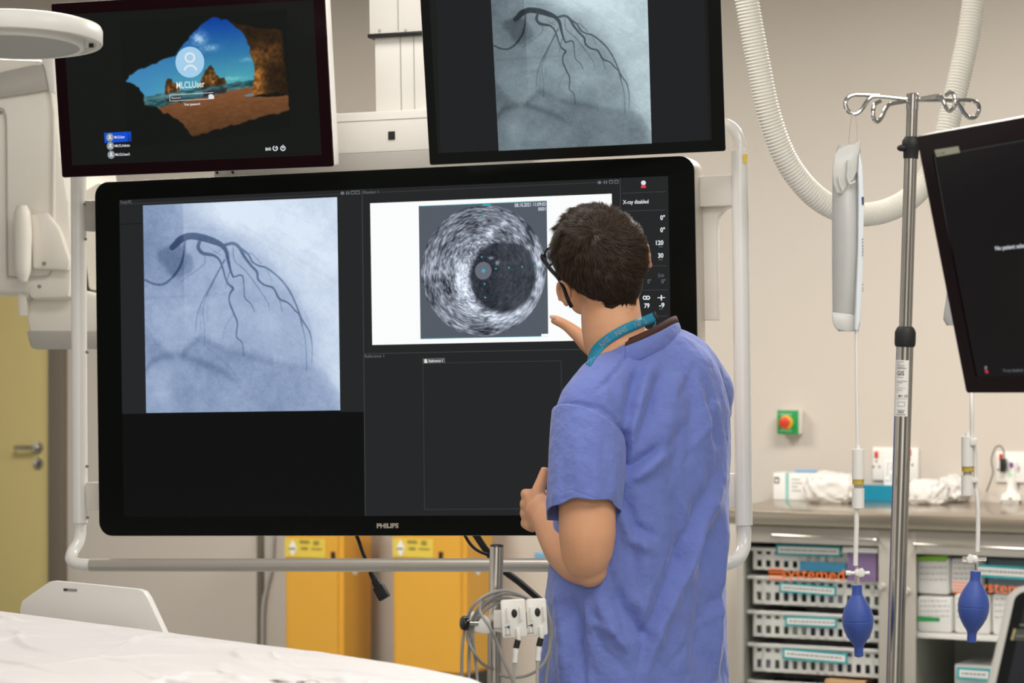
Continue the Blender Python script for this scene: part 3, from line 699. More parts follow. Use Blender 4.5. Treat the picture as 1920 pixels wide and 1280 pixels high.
def ultrasound(h, w_):
    Y, X = np.mgrid[0:h, 0:w_]; X = 488+X/(w_-1)*812.; Y = 205+Y/(h-1)*850.
    cx, cy = 895, 632; dx, dy = X-cx, Y-cy; r = np.hypot(dx/398., dy/418.); th = np.arctan2(dy, dx)
    def pn(nt, nr, seed):
        t = np.random.default_rng(seed).random((nr+3, nt)); a = (th/(2*math.pi)+.5)*nt; b = r*nr; b = np.clip(b, 0, nr)
        ai = a.astype(int) % nt; bi = b.astype(int); fa = a-np.floor(a); fb = b-bi; fa = fa*fa*(3-2*fa)
        return (t[bi, ai]*(1-fa)+t[bi, (ai+1) % nt]*fa)*(1-fb)+(t[bi+1, ai]*(1-fa)+t[bi+1, (ai+1) % nt]*fa)*fb
    N = .5*pn(70, 62, 1)+.3*pn(130, 110, 2)+.35*pn(24, 9, 3); N = (N-.56)/.16
    lum = inpoly(X, Y, [(835, 575), (870, 515), (930, 470), (1010, 455), (1090, 462), (1150, 480), (1200, 540), (1225, 620), (1225, 700), (1195, 790), (1150, 850), (1080, 893), (1010, 900), (930, 880), (860, 815), (825, 740), (805, 660)]).astype(float)
    L = blur(lum, 3)
    lx, ly = 1015, 680; rl = np.hypot((X-lx)/215., (Y-ly)/222.)
    ringb = np.exp(-((rl-1.18)/.2)**2)*(.55+.45*np.cos(th-2.6))
    base = .43+.165*N+.40*ringb-.16*np.clip(r-.75, 0, 1)*2
    base += .12*np.exp(-((X-1130)/120)**2-((Y-900)/70)**2)+.3*np.exp(-((X-1245)/22)**2-((Y-560)/110)**2)+.25*np.exp(-((X-1250)/25)**2-((Y-760)/90)**2)
    for x, y, a, b in ((1030, 340, 26, 18), (935, 402, 22, 16), (735, 690, 12, 34), (730, 590, 16, 26)): base += .4*np.exp(-((X-x)/a)**2-((Y-y)/b)**2)
    inside = .135+.035*N+.03*(X > 990)
    inside = inside-.06*np.exp(-((X-900)/90)**2-((Y-640)/150)**2)
    v = base*(1-L)+inside*L
    v += .45*np.exp(-((X-945)/16)**2-((Y-553)/9)**2)+.45*np.exp(-((X-985)/12)**2-((Y-585)/14)**2)
    v = np.where(np.hypot(dx/52., dy/56.) < 1, .37, v)
    v = np.clip(v, .03, 1)[..., None]
    img = np.array([.10, .11, .14])+(np.array([.93, .97, 1.04])-np.array([.10, .11, .14]))*v
    edge = np.clip((1.0-r)/.012, 0, 1)[..., None]; img = img*edge+np.array([.335, .36, .40])*(1-edge)
    for x, y in ((887, 545), (976, 621), (1058, 618), (1141, 615), (1222, 612), (903, 716), (905, 801), (882, 290), (907, 973), (897, 632), (889, 632), (905, 632), (897, 624), (897, 641)):
        m = (np.hypot(X-x, Y-y) < 5)[..., None]; img = np.where(m, np.array([.25, .70, .75]), img)
    return img
def beach(h, w_):
    """a shore seen through a dark rock arch"""
    Y, X = np.mgrid[0:h, 0:w_]; X = 680+X/(w_-1)*950.; Y = 120+Y/(h-1)*710.
    n1 = vnoise(h, w_, 10, 10, 5); n2 = vnoise(h, w_, 4, 4, 6); n3 = vnoise(h, w_, 3, 8, 9)
    img = np.zeros((h, w_, 3))+np.array([.086, .094, .086]); X0, Y0 = X, Y; X = X+(n1-.5)*14+(n2-.5)*6; Y = Y+(vnoise(h, w_, 9, 9, 15)-.5)*13+(n3-.5)*5
    hole = inpoly(X, Y, [(690, 458), (720, 420), (800, 392), (900, 362), (985, 338), (1040, 280), (1110, 205), (1180, 150), (1225, 136), (1290, 155), (1340, 200), (1390, 245), (1410, 300), (1432, 400), (1440, 480), (1425, 560), (1425, 620), (1630, 640), (1630, 725), (1330, 770), (1060, 812), (1040, 770), (980, 700), (900, 650), (860, 620), (795, 600), (790, 545), (770, 510), (740, 485)])
    g_ = np.clip((Y-150)/380, 0, 1)[..., None]; left = np.clip((1150-X)/350, 0, 1)[..., None]
    sky = (np.array([.06, .25, .60])*(1-g_)+np.array([.32, .66, .70])*g_)*(1-left*.6)+np.array([.25, .50, .74])*left*.6
    cl = np.exp(-((X-1130)/40)**2-((Y-250)/35)**2)+.8*np.exp(-((X-1190)/50)**2-((Y-310)/16)**2)+.5*np.exp(-((X-1400)/40)**2-((Y-400)/12)**2)+.4*np.exp(-((X-1310)/60)**2-((Y-500)/10)**2)
    sky = sky+(cl*(n2*.9+.2))[..., None]*np.array([.55, .45, .3])
    sea = np.array([.20, .36, .38])+((n3-.5)*.22)[..., None]; sea = np.where(((Y > 556) & (Y < 575))[..., None], sea+.12, sea)
    hor = 553-(X-790)*.05; img = np.where(hole[..., None], sky, img)
    img = np.where((hole & (Y > hor))[..., None], sea, img)
    sand_y = np.interp(X, [790, 870, 1000, 1150, 1300, 1430, 1630], [600, 622, 605, 592, 572, 556, 600])
    gs = np.clip((Y-580)/230, 0, 1)[..., None]; sand = np.array([.50, .32, .20])*(1-gs)+np.array([.33, .22, .13])*gs+((n3-.5)*.05)[..., None]
    img = np.where((hole & (Y > sand_y))[..., None], sand, img)
    for poly, refl in (([(918, 552), (920, 480), (935, 460), (950, 475), (965, 490), (990, 500), (1004, 530), (1004, 550)], 0), ([(1115, 540), (1130, 490), (1150, 440), (1185, 410), (1205, 440), (1230, 485), (1262, 492), (1275, 525), (1275, 532)], 0), ([(915, 575), (1010, 572), (1008, 602), (925, 602)], 1), ([(1130, 560), (1275, 550), (1270, 575), (1140, 590)], 1)):
        m = inpoly(X, Y, poly); rock = (np.array([.18, .13, .08])+(n1*n2)[..., None]*np.array([.8, .5, .2])) if not refl else np.array([.17, .16, .17])+n2[..., None]*.06
        img = np.where(m[..., None], rock, img)
    cliff = inpoly(X, Y, [(1290, 150), (1340, 180), (1450, 215), (1600, 240), (1625, 640), (1560, 610), (1430, 618), (1420, 590), (1440, 480), (1432, 400), (1410, 300), (1390, 245), (1340, 200)])
    lit = np.exp(-((X-1450)/50)**2)*np.clip((Y-280)/200, 0, 1)+.15+.4*np.exp(-((X-1540)/60)**2-((Y-370)/70)**2)
    ck = np.array([.12, .09, .065])+(lit*(n1*.6+n2*.6))[..., None]*np.array([.62, .38, .14]); img = np.where(cliff[..., None], ck, img)
    img = np.where((inpoly(X, Y, [(1370, 605), (1430, 600), (1430, 618), (1390, 615)]))[..., None], np.array([.45, .48, .52]), img)
    return blur(img, 1)

# ---------------------------------------------------------------- displays
def orth(x, z): return x, z
BIG = Plane((-.2752, 5.6377, 1.4272), (.956, -.291, .023), (-.016, .024, 1.0))
UL = Plane((-.7092, 5.647, 2.0175), (.960, -.280, .019), (-.047, -.094, .994))
UR = Plane(np.array([.1337, 5.5646, 2.0459-HC])*.97+[0, 0, HC], (.999, -.023, .046), (-.05, -.216, .975))
RT = Plane((.7727, 3.5995, 1.5726), (.364, -.931, .019), (-.201, -.059, .978))
def display(name, label, cat, pl, W, H, r, depth, act, bez, edge, group=None, ox=0, oz=0, back=.03, lip=None):
    """W,H half sizes; act: (x0,x1,z0,z1) active area"""
    t = thing(name, label, cat, pl.w(0, 0, 0), pl.R, group)
    o = outline_round(W, H, r); g = G()
    g.prism([pl.w(x+ox, z+oz, .004) for x, z in o], pl.y*depth, .003)
    hs = obj('housing', g, edge, t)
    g = G(); x0, x1, z0, z1 = act
    outer = [pl.w(x*(W-.0008)/W+ox, z*(H-.0008)/H+oz, 0) for x, z in o]
    # ring shaped bezel
    n = len(outer); inner = []
    for (x, z) in o:
        inner.append((x0+(x1-x0)*(x > 0), z0+(z1-z0)*(z > 0)))
    A = np.array([[a+pl.y*.006, a, pl.w(i[0], i[1], 0), pl.w(i[0], i[1], .004)] for a, i in zip(outer, inner)]); A = np.concatenate([A, A[:1]])
    g.grid(A); obj('bezel', g, bez, t, angle=20)
    g = G(); g.quad([pl.w(x0, z1, .0015), pl.w(x1, z1, .0015), pl.w(x1, z0, .0015), pl.w(x0, z0, .0015)])
    s = obj('screen', g, MM['screen_off'], t)
    g = G(); g.prism([pl.w(x*.6+ox, z*.6+oz, depth) for x, z in o], pl.y*back, .006); obj('rear_cover', g, 'grey', t)
    return t, s
MM['screen_off'] = mat('dark_screen', '#070707', .16, spec=.12, emit='#161816', es=1)
# ----- big one
w_, h_ = .642, .361
xL, _ = BIG.hit(181, 640); xR, _ = BIG.hit(1308, 640); _, zT = BIG.hit(740, 316); _, zB = BIG.hit(740, 1004.5)
ax, az = (xL+xR)/2, (zT+zB)/2
MM['screen_off'] = mat('dark_screen_large', '#060606', .16, spec=.12, emit='#0d0e0e', es=1)
DB, SB = display('large_display', 'very large black display with an X-ray picture and a round ultrasound picture', 'display', BIG, (xR-xL)/2, (zT-zB)/2, .032, .075, (-w_, w_, -h_, h_), 'bezel', 'steel_sat', ox=ax, oz=az)
OF = .0005
def epart(g, name, m, parent=SB): return obj(name, g, m, parent, smooth=False)
panel = emat('ui_dark_grey', '#2c2d2e'); panel2 = emat('ui_darker', '#252627'); line_ = emat('ui_line', '#3d3f41'); dim = emat('ui_dim_text', '#8b9198', .6)
wtx = emat('ui_white_text', '#dfe6ea'); wbg = emat('ui_white', '#fbfdfd', 1.0)
g = G(); pq(g, BIG, [(680, 353), (1163, 332), (1167, 965), (684, 967)], .001); pq(g, BIG, [(222.5, 375.5), (680, 354), (681, 400), (223, 420)], .001)
pq(g, BIG, [(1165, 332), (1254, 329), (1261, 965), (1169, 965)], .001); pq(g, BIG, [(223, 421), (268, 419), (273, 775), (227, 776)], .001); pq(g, BIG, [(634, 402), (680, 400), (683, 772), (638, 772)], .001)
epart(g, 'interface_panel', panel2)
g = G()
for a, b, wd in (((679, 354), (685, 966), 1.6), ((683, 663), (1165, 653), 1.5), ((792, 681), (1052, 676), 1), ((793, 681), (796, 955), 1), ((1163, 332), (1169, 965), 2), ((1167, 362), (1248, 359), 1.3), ((1167, 396), (1248, 393), 1.3),
                 ((1168, 500), (1250, 498), 1.3), ((1168, 545), (1252, 543), 1.3), ((1168, 595), (1252, 592), 1.3), ((222, 383), (680, 362), 1), ((680, 362), (1163, 340), 1), ((796, 955), (1056, 953), 1), ((1052, 676), (1056, 953), 1)):
    pline(g, BIG, a, b, wd, .0003)
epart(g, 'divider_line', line_)
picture('x_ray_picture', BIG, [(268, 385), (632, 369.5), (638, 769), (274, 774)], angiogram(400, 365, 11, (.22, .29, .42), (.60, .67, .79), (.86, .91, .97)), MM['picture'], SB, .0)
g = G(); pq(g, BIG, [(694, 381), (1147, 363), (1152, 637), (698, 646.5)], .0); epart(g, 'white_window', wbg)
US = picture('ultrasound_picture', BIG, [(785, 386), (1025, 376), (1028, 630), (788.5, 635.5)], ultrasound(256, 242), MM['picture'], SB, -.0006)
g = G(); put_text(g, BIG, '08.10.2021 11:09:03', (965, 388), (1023, 385.5), 7, -.0012, .01); put_text(g, BIG, '0001', (1009, 395), (1023, 394.3), 6.5, -.0012, .01)
epart(g, 'time_stamp', emat('stamp_text', '#dbe4f2'))
g = G(); pq(g, BIG, [(905, 382.5), (920, 382), (920, 385), (905, 385.6)], -.0012)
pline(g, BIG, (788, 386.5), (1024, 377), 1, -.0012); pline(g, BIG, (789, 635), (1027, 630), 1, -.0012); epart(g, 'cyan_mark', emat('cyan_mark', '#35a9b4'))
g = G(); pq(g, BIG, [(1015, 626), (1028, 625.5), (1028, 630), (1015, 630.5)], -.0013); epart(g, 'white_tag', wbg)
g = G(); put_text(g, BIG, 'Trixel PC', (225, 382), (247, 381), 6, 0); put_text(g, BIG, 'Monitor 1', (681, 363.5), (710, 362), 6, 0); put_text(g, BIG, 'Reference 1', (684, 670.5), (720, 669.5), 6, 0)
for x, y in ((641, 362), (652, 361.6), (661, 361), (670, 360.6), (1123, 342), (1135, 341.5), (1145, 341), (1155, 340.6)):
    if int(x) in (652, 1135): pline(g, BIG, (x-2, y-3), (x-2, y+3), 2, 0); pline(g, BIG, (x+2, y-3), (x+2, y+3), 2, 0)
    elif int(x) in (641, 1123): pq(g, BIG, ring(x+1, y, 3.6, 3.2, 10), 0)
    else:
        pline(g, BIG, (x-2.5, y-2.8), (x+4, y-3), 1.6, 0); pline(g, BIG, (x-2.5, y+3), (x+4, y+2.8), 1, 0); pline(g, BIG, (x-2.5, y-3), (x-2.5, y+3), 1, 0); pline(g, BIG, (x+4, y-3), (x+4, y+3), 1, 0)
for a in ((1236, 461), (1236, 485), (1237, 577)): put_text(g, BIG, 'cm', (a[0]-1, a[1]+3), (a[0]+6, a[1]+3), 4, 0)
put_text(g, BIG, '0°', (1214, 531), (1221, 531), 8, 0, .01); put_text(g, BIG, '0°', (1240, 531), (1248, 531), 8, 0, .01); put_text(g, BIG, '(oo', (1234, 519), (1245, 519), 8, 0)
epart(g, 'dim_text', dim)
g = G(); put_text(g, BIG, 'X-ray disabled', (1168, 382.5), (1216, 381), 7.5, 0, .015)
put_text(g, BIG, '0°', (1238, 412), (1247, 411.6), 8.5, 0, .03); put_text(g, BIG, '0°', (1238, 435), (1247, 434.6), 8.5, 0, .03)
put_text(g, BIG, '120', (1230, 459), (1244, 458.6), 8.5, 0, .03); put_text(g, BIG, '30', (1234, 483), (1244, 482.6), 8.5, 0, .03)
put_text(g, BIG, '79', (1208, 577), (1218, 576.6), 8.5, 0, .03); put_text(g, BIG, '-9', (1236, 576), (1246, 575.7), 8.5, 0, .03)
pline(g, BIG, (1233, 558), (1247, 557.6), 1.6, 0); pline(g, BIG, (1240, 553), (1240, 563), 2.4, 0)
pannulus(g, BIG, 1209, 558, 2, 4); pannulus(g, BIG, 1215, 558, 2, 4)
pq(g, BIG, ring(1206.5, 342.5, 4.6, 4.2, 16), 0)
epart(g, 'white_text', wtx)
g = G(); pq(g, BIG, [(1203, 345), (1210, 345), (1211.5, 352), (1201.5, 352.4)], .0002); epart(g, 'red_indicator', emat('red_mark', '#e0434c'))
g = G(); pq(g, BIG, [(792, 672), (834, 670.5), (835, 680), (793, 681.5)], .0); epart(g, 'tab_button', emat('tab_blue_grey', '#59606a', .9))
g = G(); put_text(g, BIG, 'Reference 1', (804, 679), (830, 678), 5, -.0006, .015); pq(g, BIG, [(795.5, 673.5), (800, 673), (801.5, 680), (796, 680.5)], -.0006); epart(g, 'tab_text', emat('tab_text', '#e2e0c8'))
g = G(); put_text(g, BIG, 'PHILIPS', (706.5, 989.5), (747.5, 989), 8.5, -.0008, .045); obj('brand_lettering', g, mat('brand_print', '#b9aca0', .4), DB, smooth=False)

# ----- upper left monitor
MM['screen_off'] = mat('dark_screen', '#070707', .16, spec=.12, emit='#161816', es=1)
w_, h_ = .2985, .168
DUL, SUL = display('upper_monitor', 'black monitor showing a beach log-in picture, upper left of the big display', 'monitor', UL, .325, .1945, .005, .034, (-w_, w_, -h_, h_), 'bezel_red', 'white', 'monitors above the big display', back=.04)
picture('beach_picture', UL, [(226, 40), (536, 18), (543.5, 238.5), (240, 277)], beach(237, 310), MM['picture'], SUL, .0)
g = G(); pq(g, UL, [(195, 249), (246, 246.5), (246.5, 265), (196.5, 268)], 0); epart(g, 'blue_highlight', emat('login_blue', '#1450d0'), SUL)
g = G(); pq(g, UL, ring(356, 116.5, 27, 29, 40), -.0006); epart(g, 'avatar_disc', emat('avatar_blue', '#a3cdea', 1.0), SUL)
g = G()
for x, y in ((206, 257.5), (207, 273.5), (208.5, 290)): pq(g, UL, ring(x, y, 6.8, 7.6, 20), -.0006)
epart(g, 'small_avatar', emat('avatar_grey', '#8f9698'), SUL)
g = G(); pannulus(g, UL, 356, 108, 6.5, 10, -.0012); pannulus(g, UL, 357, 134, 9.5, 13, -.0012, 190, 350)
for x, y in ((206, 257.5), (207, 273.5), (208.5, 290)): pq(g, UL, ring(x, y-2.2, 2, 2.2, 10), -.001); pannulus(g, UL, x, y+3.8, 1.8, 3.6, -.001, 190, 350)
put_text(g, UL, 'MLCLUser', (331, 166), (384, 163), 12.5, -.0012, .012)
put_text(g, UL, 'MLCLUser', (214.5, 259.5), (234, 258.6), 4.6, -.001, .02); put_text(g, UL, 'MLCLAdmin', (215.5, 275.5), (243.5, 274.5), 4.6, -.001, .02); put_text(g, UL, 'MLCLUser2', (216.5, 292), (243.5, 291), 4.6, -.001, .02)
put_text(g, UL, 'Your password', (345, 198), (375, 196.6), 4.4, -.0012, .02); put_text(g, UL, 'Password', (322, 185.5), (339, 184.5), 3.6, -.0012)
for a, b in (((318.5, 178), (318.5, 190)), ((318.5, 178), (400, 173.5)), ((318.5, 189.5), (400, 185))): pline(g, UL, a, b, .8, -.0012)
pq(g, UL, [(391, 178), (396, 176), (401, 179), (401.5, 185), (391, 185.5)], -.0012)
put_text(g, UL, 'ENG', (498, 282.3), (508, 281.6), 5.4, 0, .03)
for x in (516, 530.5): pannulus(g, UL, x, 278, 3.2, 5, 0, -70, 250)
pline(g, UL, (516, 278), (519.5, 274.5), 1.5, 0); pline(g, UL, (530.5, 279), (530.5, 271.5), 1.6, 0)
epart(g, 'login_text', wtx, SUL)
# ----- upper right monitor
h2 = UR.hit(1100, 285)[1]; W2 = .325*.97; H2 = .2*.97
aL = UR.hit(816, 200)[0]; aR = UR.hit(1333, 200)[0]; aB = UR.hit(1100, 274)[1]
DUR, SUR = display('upper_monitor', 'black monitor showing a grey angiogram, upper right of the big display', 'monitor', UR, W2, H2, .005, .034, (aL, aR, aB, H2-.014), 'bezel', 'white', 'monitors above the big display', back=.04)
MM['picture2'] = pic_mat('screen_picture_grey')
img = angiogram(400, 330, 31, (.17, .20, .22), (.50, .56, .59), (.80, .88, .90), 1.05, -.03)
img[:, :70] *= np.linspace(.93, 1.0, 70)[None, :, None]
picture('angiogram_picture', UR, [(919, -27), (1213, -39), (1222, 269), (935, 283)], img, MM['picture2'], SUR, 0)
g = G(); pq(g, UR, [(817, -25), (918.5, -27), (934.5, 283.5), (826, 287)], .0008); pq(g, UR, [(1213.5, -39), (1318, -42), (1330, 262), (1222.5, 269)], .0008); epart(g, 'screen_border', emat('screen_grey_glow', '#1f2022'), SUR)
# ----- right hand monitor
W3, H3 = .325, .2
x0 = RT.hit(1748, 290)[0]; z1 = RT.hit(1800, 282)[1]; z0 = RT.hit(1850, 706)[1]
MM['screen_off'] = mat('dark_screen_plum', '#060405', .14, spec=.12, emit='#0d090c', es=1)
DR, SR = display('side_monitor', 'black monitor turned sideways at the right edge reading No patient selected', 'monitor', RT, W3, H3, .005, .03, (x0, W3-.02, z0, z1), 'bezel_red', 'white', None, back=.03)
g = G(); a = RT.hit(1752, 281, 0); b = RT.hit(1796, 292, 0)
g.quad([RT.pw(1752, 281, -.0006), RT.pw(1797, 274, -.0006), RT.pw(1800, 286, -.0006), RT.pw(1756, 294, -.0006)]); epart(g, 'title_bar', emat('tan_bar', '#8b8a74'), SR)
g = G(); put_text(g, RT, 'A: CAM', (1757, 291), (1772, 289), 5, -.0012); epart(g, 'title_text', emat('title_dark', '#2a2a24'), SR)
g = G()
for a, b in (((1797, 285), (1925, 262)), ((1752, 292), (1825, 702))): pline(g, RT, a, b, 1.3, .001)
epart(g, 'window_line', emat('window_line', '#3c4240'), SR)
g = G(); q0 = RT.hit(1867, 469); ux = (RT.hit(1920, 468)[0]-q0[0])/15
v, f = text_geo('No patient selected', 1.0, .01); v = v/np.array([v[:, 0].max(), .72, 1])
hh = abs(RT.hit(1880, 460)[1]-RT.hit(1880, 468)[1]); g.add(RT.w(q0[0], q0[1], -.0006)+np.outer(v[:, 0]*ux*19.5, RT.x)+np.outer(v[:, 1]*hh, RT.z), f)
epart(g, 'message_text', wtx, SR)
g = G(); q0 = RT.hit(1881, 697); v, f = text_geo('X-ray disabled', 1.0); v = v/np.array([v[:, 0].max(), .72, 1]); ux = (RT.hit(1918, 695)[0]-q0[0])
g.add(RT.w(q0[0], q0[1], .0)+np.outer(v[:, 0]*ux, RT.x)+np.outer(v[:, 1]*hh*.8, RT.z), f); epart(g, 'dim_text', dim, SR)
g = G(); pq(g, RT, ring(1848.5, 689, 2.8, 3.6, 12), 0); epart(g, 'white_indicator', dim, SR)
g = G(); pq(g, RT, [(1846, 693), (1852, 693), (1854, 699), (1848, 700)], 0); epart(g, 'red_indicator', emat('red_mark_dim', '#b03348'), SR)

# ---------------------------------------------------------------- ceiling suspension of the displays
t = thing('display_suspension', 'white ceiling column and tube frame with a steel rail that carries the displays', 'frame', (-.27, 5.75, 1.0))
B = BIG
def bp(px, py, off): return B.pw(px, py, off)
SUS = .115
g = G()
x0, x1 = B.hit(703, 150, SUS)[0], B.hit(797, 150, SUS)[0]; z0 = B.hit(740, 225, SUS)[1]; z1 = B.hit(740, 66, SUS)[1]
def bx(g, x0, x1, y0, y1, z0, z1, bev=0): g.box(B.w((x0+x1)/2, (z0+z1)/2, (y0+y1)/2), (abs(x1-x0), abs(y1-y0), abs(z1-z0)), B.R, bev)
bx(g, x0, x1, SUS, SUS+.12, z0, z1+.01, .004); lc = obj('lower_column', g, 'white', t)
g = G(); xg = B.hit(752, 150, SUS)[0]; bx(g, xg-.0012, xg+.0012, SUS-.0012, SUS+.002, z0, z1); xg = B.hit(777, 150, SUS)[0]; bx(g, xg-.001, xg+.001, SUS-.0012, SUS+.002, z0, z1); obj('groove', g, 'grey_lt', lc)
g = G(); X0, X1 = B.hit(695, 30, SUS)[0], B.hit(800, 30, SUS)[0]; ztop = 2.985-HC
bx(g, X0, X1, SUS-.012, SUS+.132, z1, 1.54, .004); uc = obj('upper_column', g, 'white', t)
g = G(); xg = B.hit(750, 30, SUS)[0]; bx(g, xg-.0012, xg+.0012, SUS-.0135, SUS-.01, z1+.008, 1.54)
for px in (712, 761):
    q = B.hit(px, 57, SUS-.012); g.lathe([(.003, 0), (.003, .0015)], B.w(q[0], q[1], SUS-.0135), np.array([B.x, B.z, -B.y]).T)
obj('groove', g, 'grey_lt', uc)
g = G(); bx(g, X0-.003, X1+.003, SUS-.016, SUS+.136, z1-.005, z1+.004, .002); obj('black_collar', g, 'black', t)
g = G(); c0 = B.hit(560, 245, SUS-.03); c1 = B.hit(880, 240, SUS-.03); zb = B.hit(715, 285, SUS-.03)[1]; zt = B.hit(715, 208, SUS-.03)[1]
bx(g, c0[0], c1[0], SUS-.03, SUS+.13, zb, zt, .004); cb_ = obj('crossbeam', g, 'white', t)
g = G(); q0 = B.hit(728, 262, SUS-.032); q1 = B.hit(740, 246, SUS-.032); bx(g, q0[0], q1[0], SUS-.0325, SUS-.029, q0[1], q1[1]); obj('black_port', g, 'black', cb_)
g = G(); zz = B.hit(715, 225, SUS-.03)[1]; bx(g, c0[0], c1[0], SUS-.0312, SUS-.0295, zz, zz+.0012); obj('groove', g, 'grey_lt', cb_)
g = G()
for px, h in ((680, 5), (696, 7), (797, 6)):
    q = B.hit(px, 210, SUS+.02); g.lathe([(.006, -.002), (.006, .004), (.0045, .0055)], B.w(q[0], zt, SUS+.02))
    bx(g, q[0]-.008, q[0]+.008, SUS+.01, SUS+.03, zt-.001, zt+.003)
obj('black_screw', g, 'black', cb_)
g = G(); r0 = B.hit(400, 306, .08); r1 = B.hit(1000, 300, .08); zA = B.hit(640, 300, .08)[1]; zB_ = B.hit(640, 330, .08)[1]
bx(g, r0[0], r1[0], .082, .15, zB_, zb, .003); obj('lower_rail', g, 'grey_lt', t)
# side tubes with bends
offt = .055
def sidetube(top, bot, r, bend_top, bend_bot, x_in):
    g = G(); a = bp(*top, offt); b = bp(*bot, offt)
    g.tube([a, b], r, n=20); o = obj('side_tube', g, 'white_gloss', t)
    return o
sidetube((147, 326), (150, 980), .0182, 0, 0, 0); sidetube((1387, 283), (1395, 984), .0186, 0, 0, 0)
g = G(); g.tube([bp(150, 978, offt), bp(150, 1000, offt), bp(146, 1018, offt-.01), bp(136, 1035, offt-.03), bp(134, 1049, offt-.05), bp(146, 1057, offt-.06), bp(175, 1059, offt-.06)], .0143, n=20, smooth=6); obj('corner_elbow', g, 'white_gloss', t)
g = G(); g.tube([bp(1395, 982, offt), bp(1396, 1005, offt), bp(1394, 1028, offt-.01), bp(1385, 1045, offt-.03), bp(1370, 1054, offt-.05), bp(1350, 1058, offt-.06), bp(1330, 1059, offt-.06)], .0145, n=20, smooth=6); obj('corner_elbow', g, 'white_gloss', t)
g = G(); g.tube([bp(1388, 286, offt), bp(1387, 268, offt), bp(1380, 248, offt), bp(1367, 236, offt), bp(1345, 232, offt), bp(1250, 236, offt), bp(900, 250, SUS-.01)], .0128, n=20, smooth=5); obj('corner_elbow', g, 'white_gloss', t)
g = G(); g.tube([bp(147, 330, offt), bp(147, 300, offt), bp(155, 284, offt), bp(175, 276, offt), bp(300, 268, offt), bp(600, 252, SUS-.01)], .0128, n=20, smooth=5); obj('corner_elbow', g, 'white_gloss', t)
g = G(); g.tube([bp(170, 1059, offt-.06), bp(1335, 1059, offt-.06)], .0148, n=24); obj('steel_rail', g, 'steel_sat', t)
def brk(p0, p1, m='grey_lt', o0=.04, o1=.075, bev=.003):
    g = G(); a = B.hit(*p0, o0); b = B.hit(*p1, o0); bx(g, a[0], b[0], o0, o1, b[1], a[1], bev); return obj('bracket', g, m, t)
brk((158, 376), (186, 432), 'grey_lt'); brk((160, 904), (190, 956), 'cream'); brk((1311, 330), (1376, 385), 'cream', .05, .075); brk((1305, 888), (1382, 952), 'cream', .05, .075)
g = G(); o_ = [(1311, 384), (1376, 384), (1358, 392), (1347, 405), (1344, 425), (1345, 600), (1311, 600)]
g.prism([bp(x, y, .075) for x, y in o_], B.y*.03, .003); obj('bracket_plate', g, 'cream', t)
g = G()
for p in ((160, 383), (161, 448), (164, 660), (164, 874), (165, 970), (1396, 890)):
    q = bp(p[0], p[1], offt-.012); g.lathe([(.0035, 0), (.0035, .004)], q, np.array([B.x, B.z, -B.y]).T)
obj('tube_screw', g, 'grey', t)
g = G(); q = B.hit(1398, 297, offt-.019); bx(g, q[0]-.005, q[0]+.004, offt-.0195, offt-.016, q[1]-.009, q[1]+.009); obj('yellow_label', g, 'yellow_label', t)
# cables under the display
def cable(name, pts, r, m, label, cat='cable', sm=8, group=None):
    g = G(); g.tube(pts, r, n=10, smooth=sm); return tag(obj(name, g, m), label, cat, group)
t = thing('power_cable', 'black power cable with its plug dangling between the two yellow bins', 'cable', bp(700, 1100, .05))
g = G(); g.tube([bp(655, 975, .086), bp(664, 995, .082), bp(672, 1012, .06), bp(680, 1035, .055), bp(690, 1058, .06), bp(696, 1075, .05)], .0042, n=10, smooth=6); obj('cord', g, 'rubber', t)
a = bp(695, 1072, .05); b = bp(709, 1098, .05); c = bp(722, 1122, .05)
g = G(); g.tube([a, b], [.006, .009], n=10); dz = (c-b)/np.linalg.norm(c-b); dx = np.cross(dz, B.y); dx /= np.linalg.norm(dx); R_ = np.array([dx, B.y, dz]).T
g.box((b+c)/2, (.026, .018, np.linalg.norm(c-b)), R_, .003); g.box(b-dz*.004, (.017, .014, .02), R_, .002); obj('plug', g, 'rubber', t)
cable('display_cable', [bp(862, 985, .09), bp(872, 1004, .08), bp(884, 1022, .09), bp(900, 1034, .1), bp(925, 1044, .12), bp(950, 1062, .13), bp(965, 1090, .14)], .0035, 'rubber', 'thin black cable curving from under the big display towards the steel post')
cable('display_cable', [bp(888, 985, .09), bp(897, 1004, .08), bp(908, 1022, .1), bp(918, 1034, .11), bp(935, 1056, .13)], .0042, 'rubber', 'short straight black cable dropping from the big display just left of the steel post')
cable('black_strap', [bp(880, 985, .12), bp(930, 1055, .12), bp(975, 1092, .1), bp(1005, 1118, .09), bp(1040, 1150, .08), bp(1080, 1210, .1), bp(1090, 1400, .12)], .0078, 'rubber', 'thick black cable slanting down behind the steel post towards the person', sm=6)
cable('monitor_cable', [bp(385, 250, .1), bp(398, 300, .1), bp(404, 318, .08), bp(412, 330, .09)], .003, 'rubber', 'left of two thin black cable ends below the upper left monitor')
cable('monitor_cable', [bp(405, 250, .1), bp(424, 304, .1), bp(434, 318, .08), bp(440, 330, .09)], .003, 'rubber', 'right of two thin black cable ends below the upper left monitor')
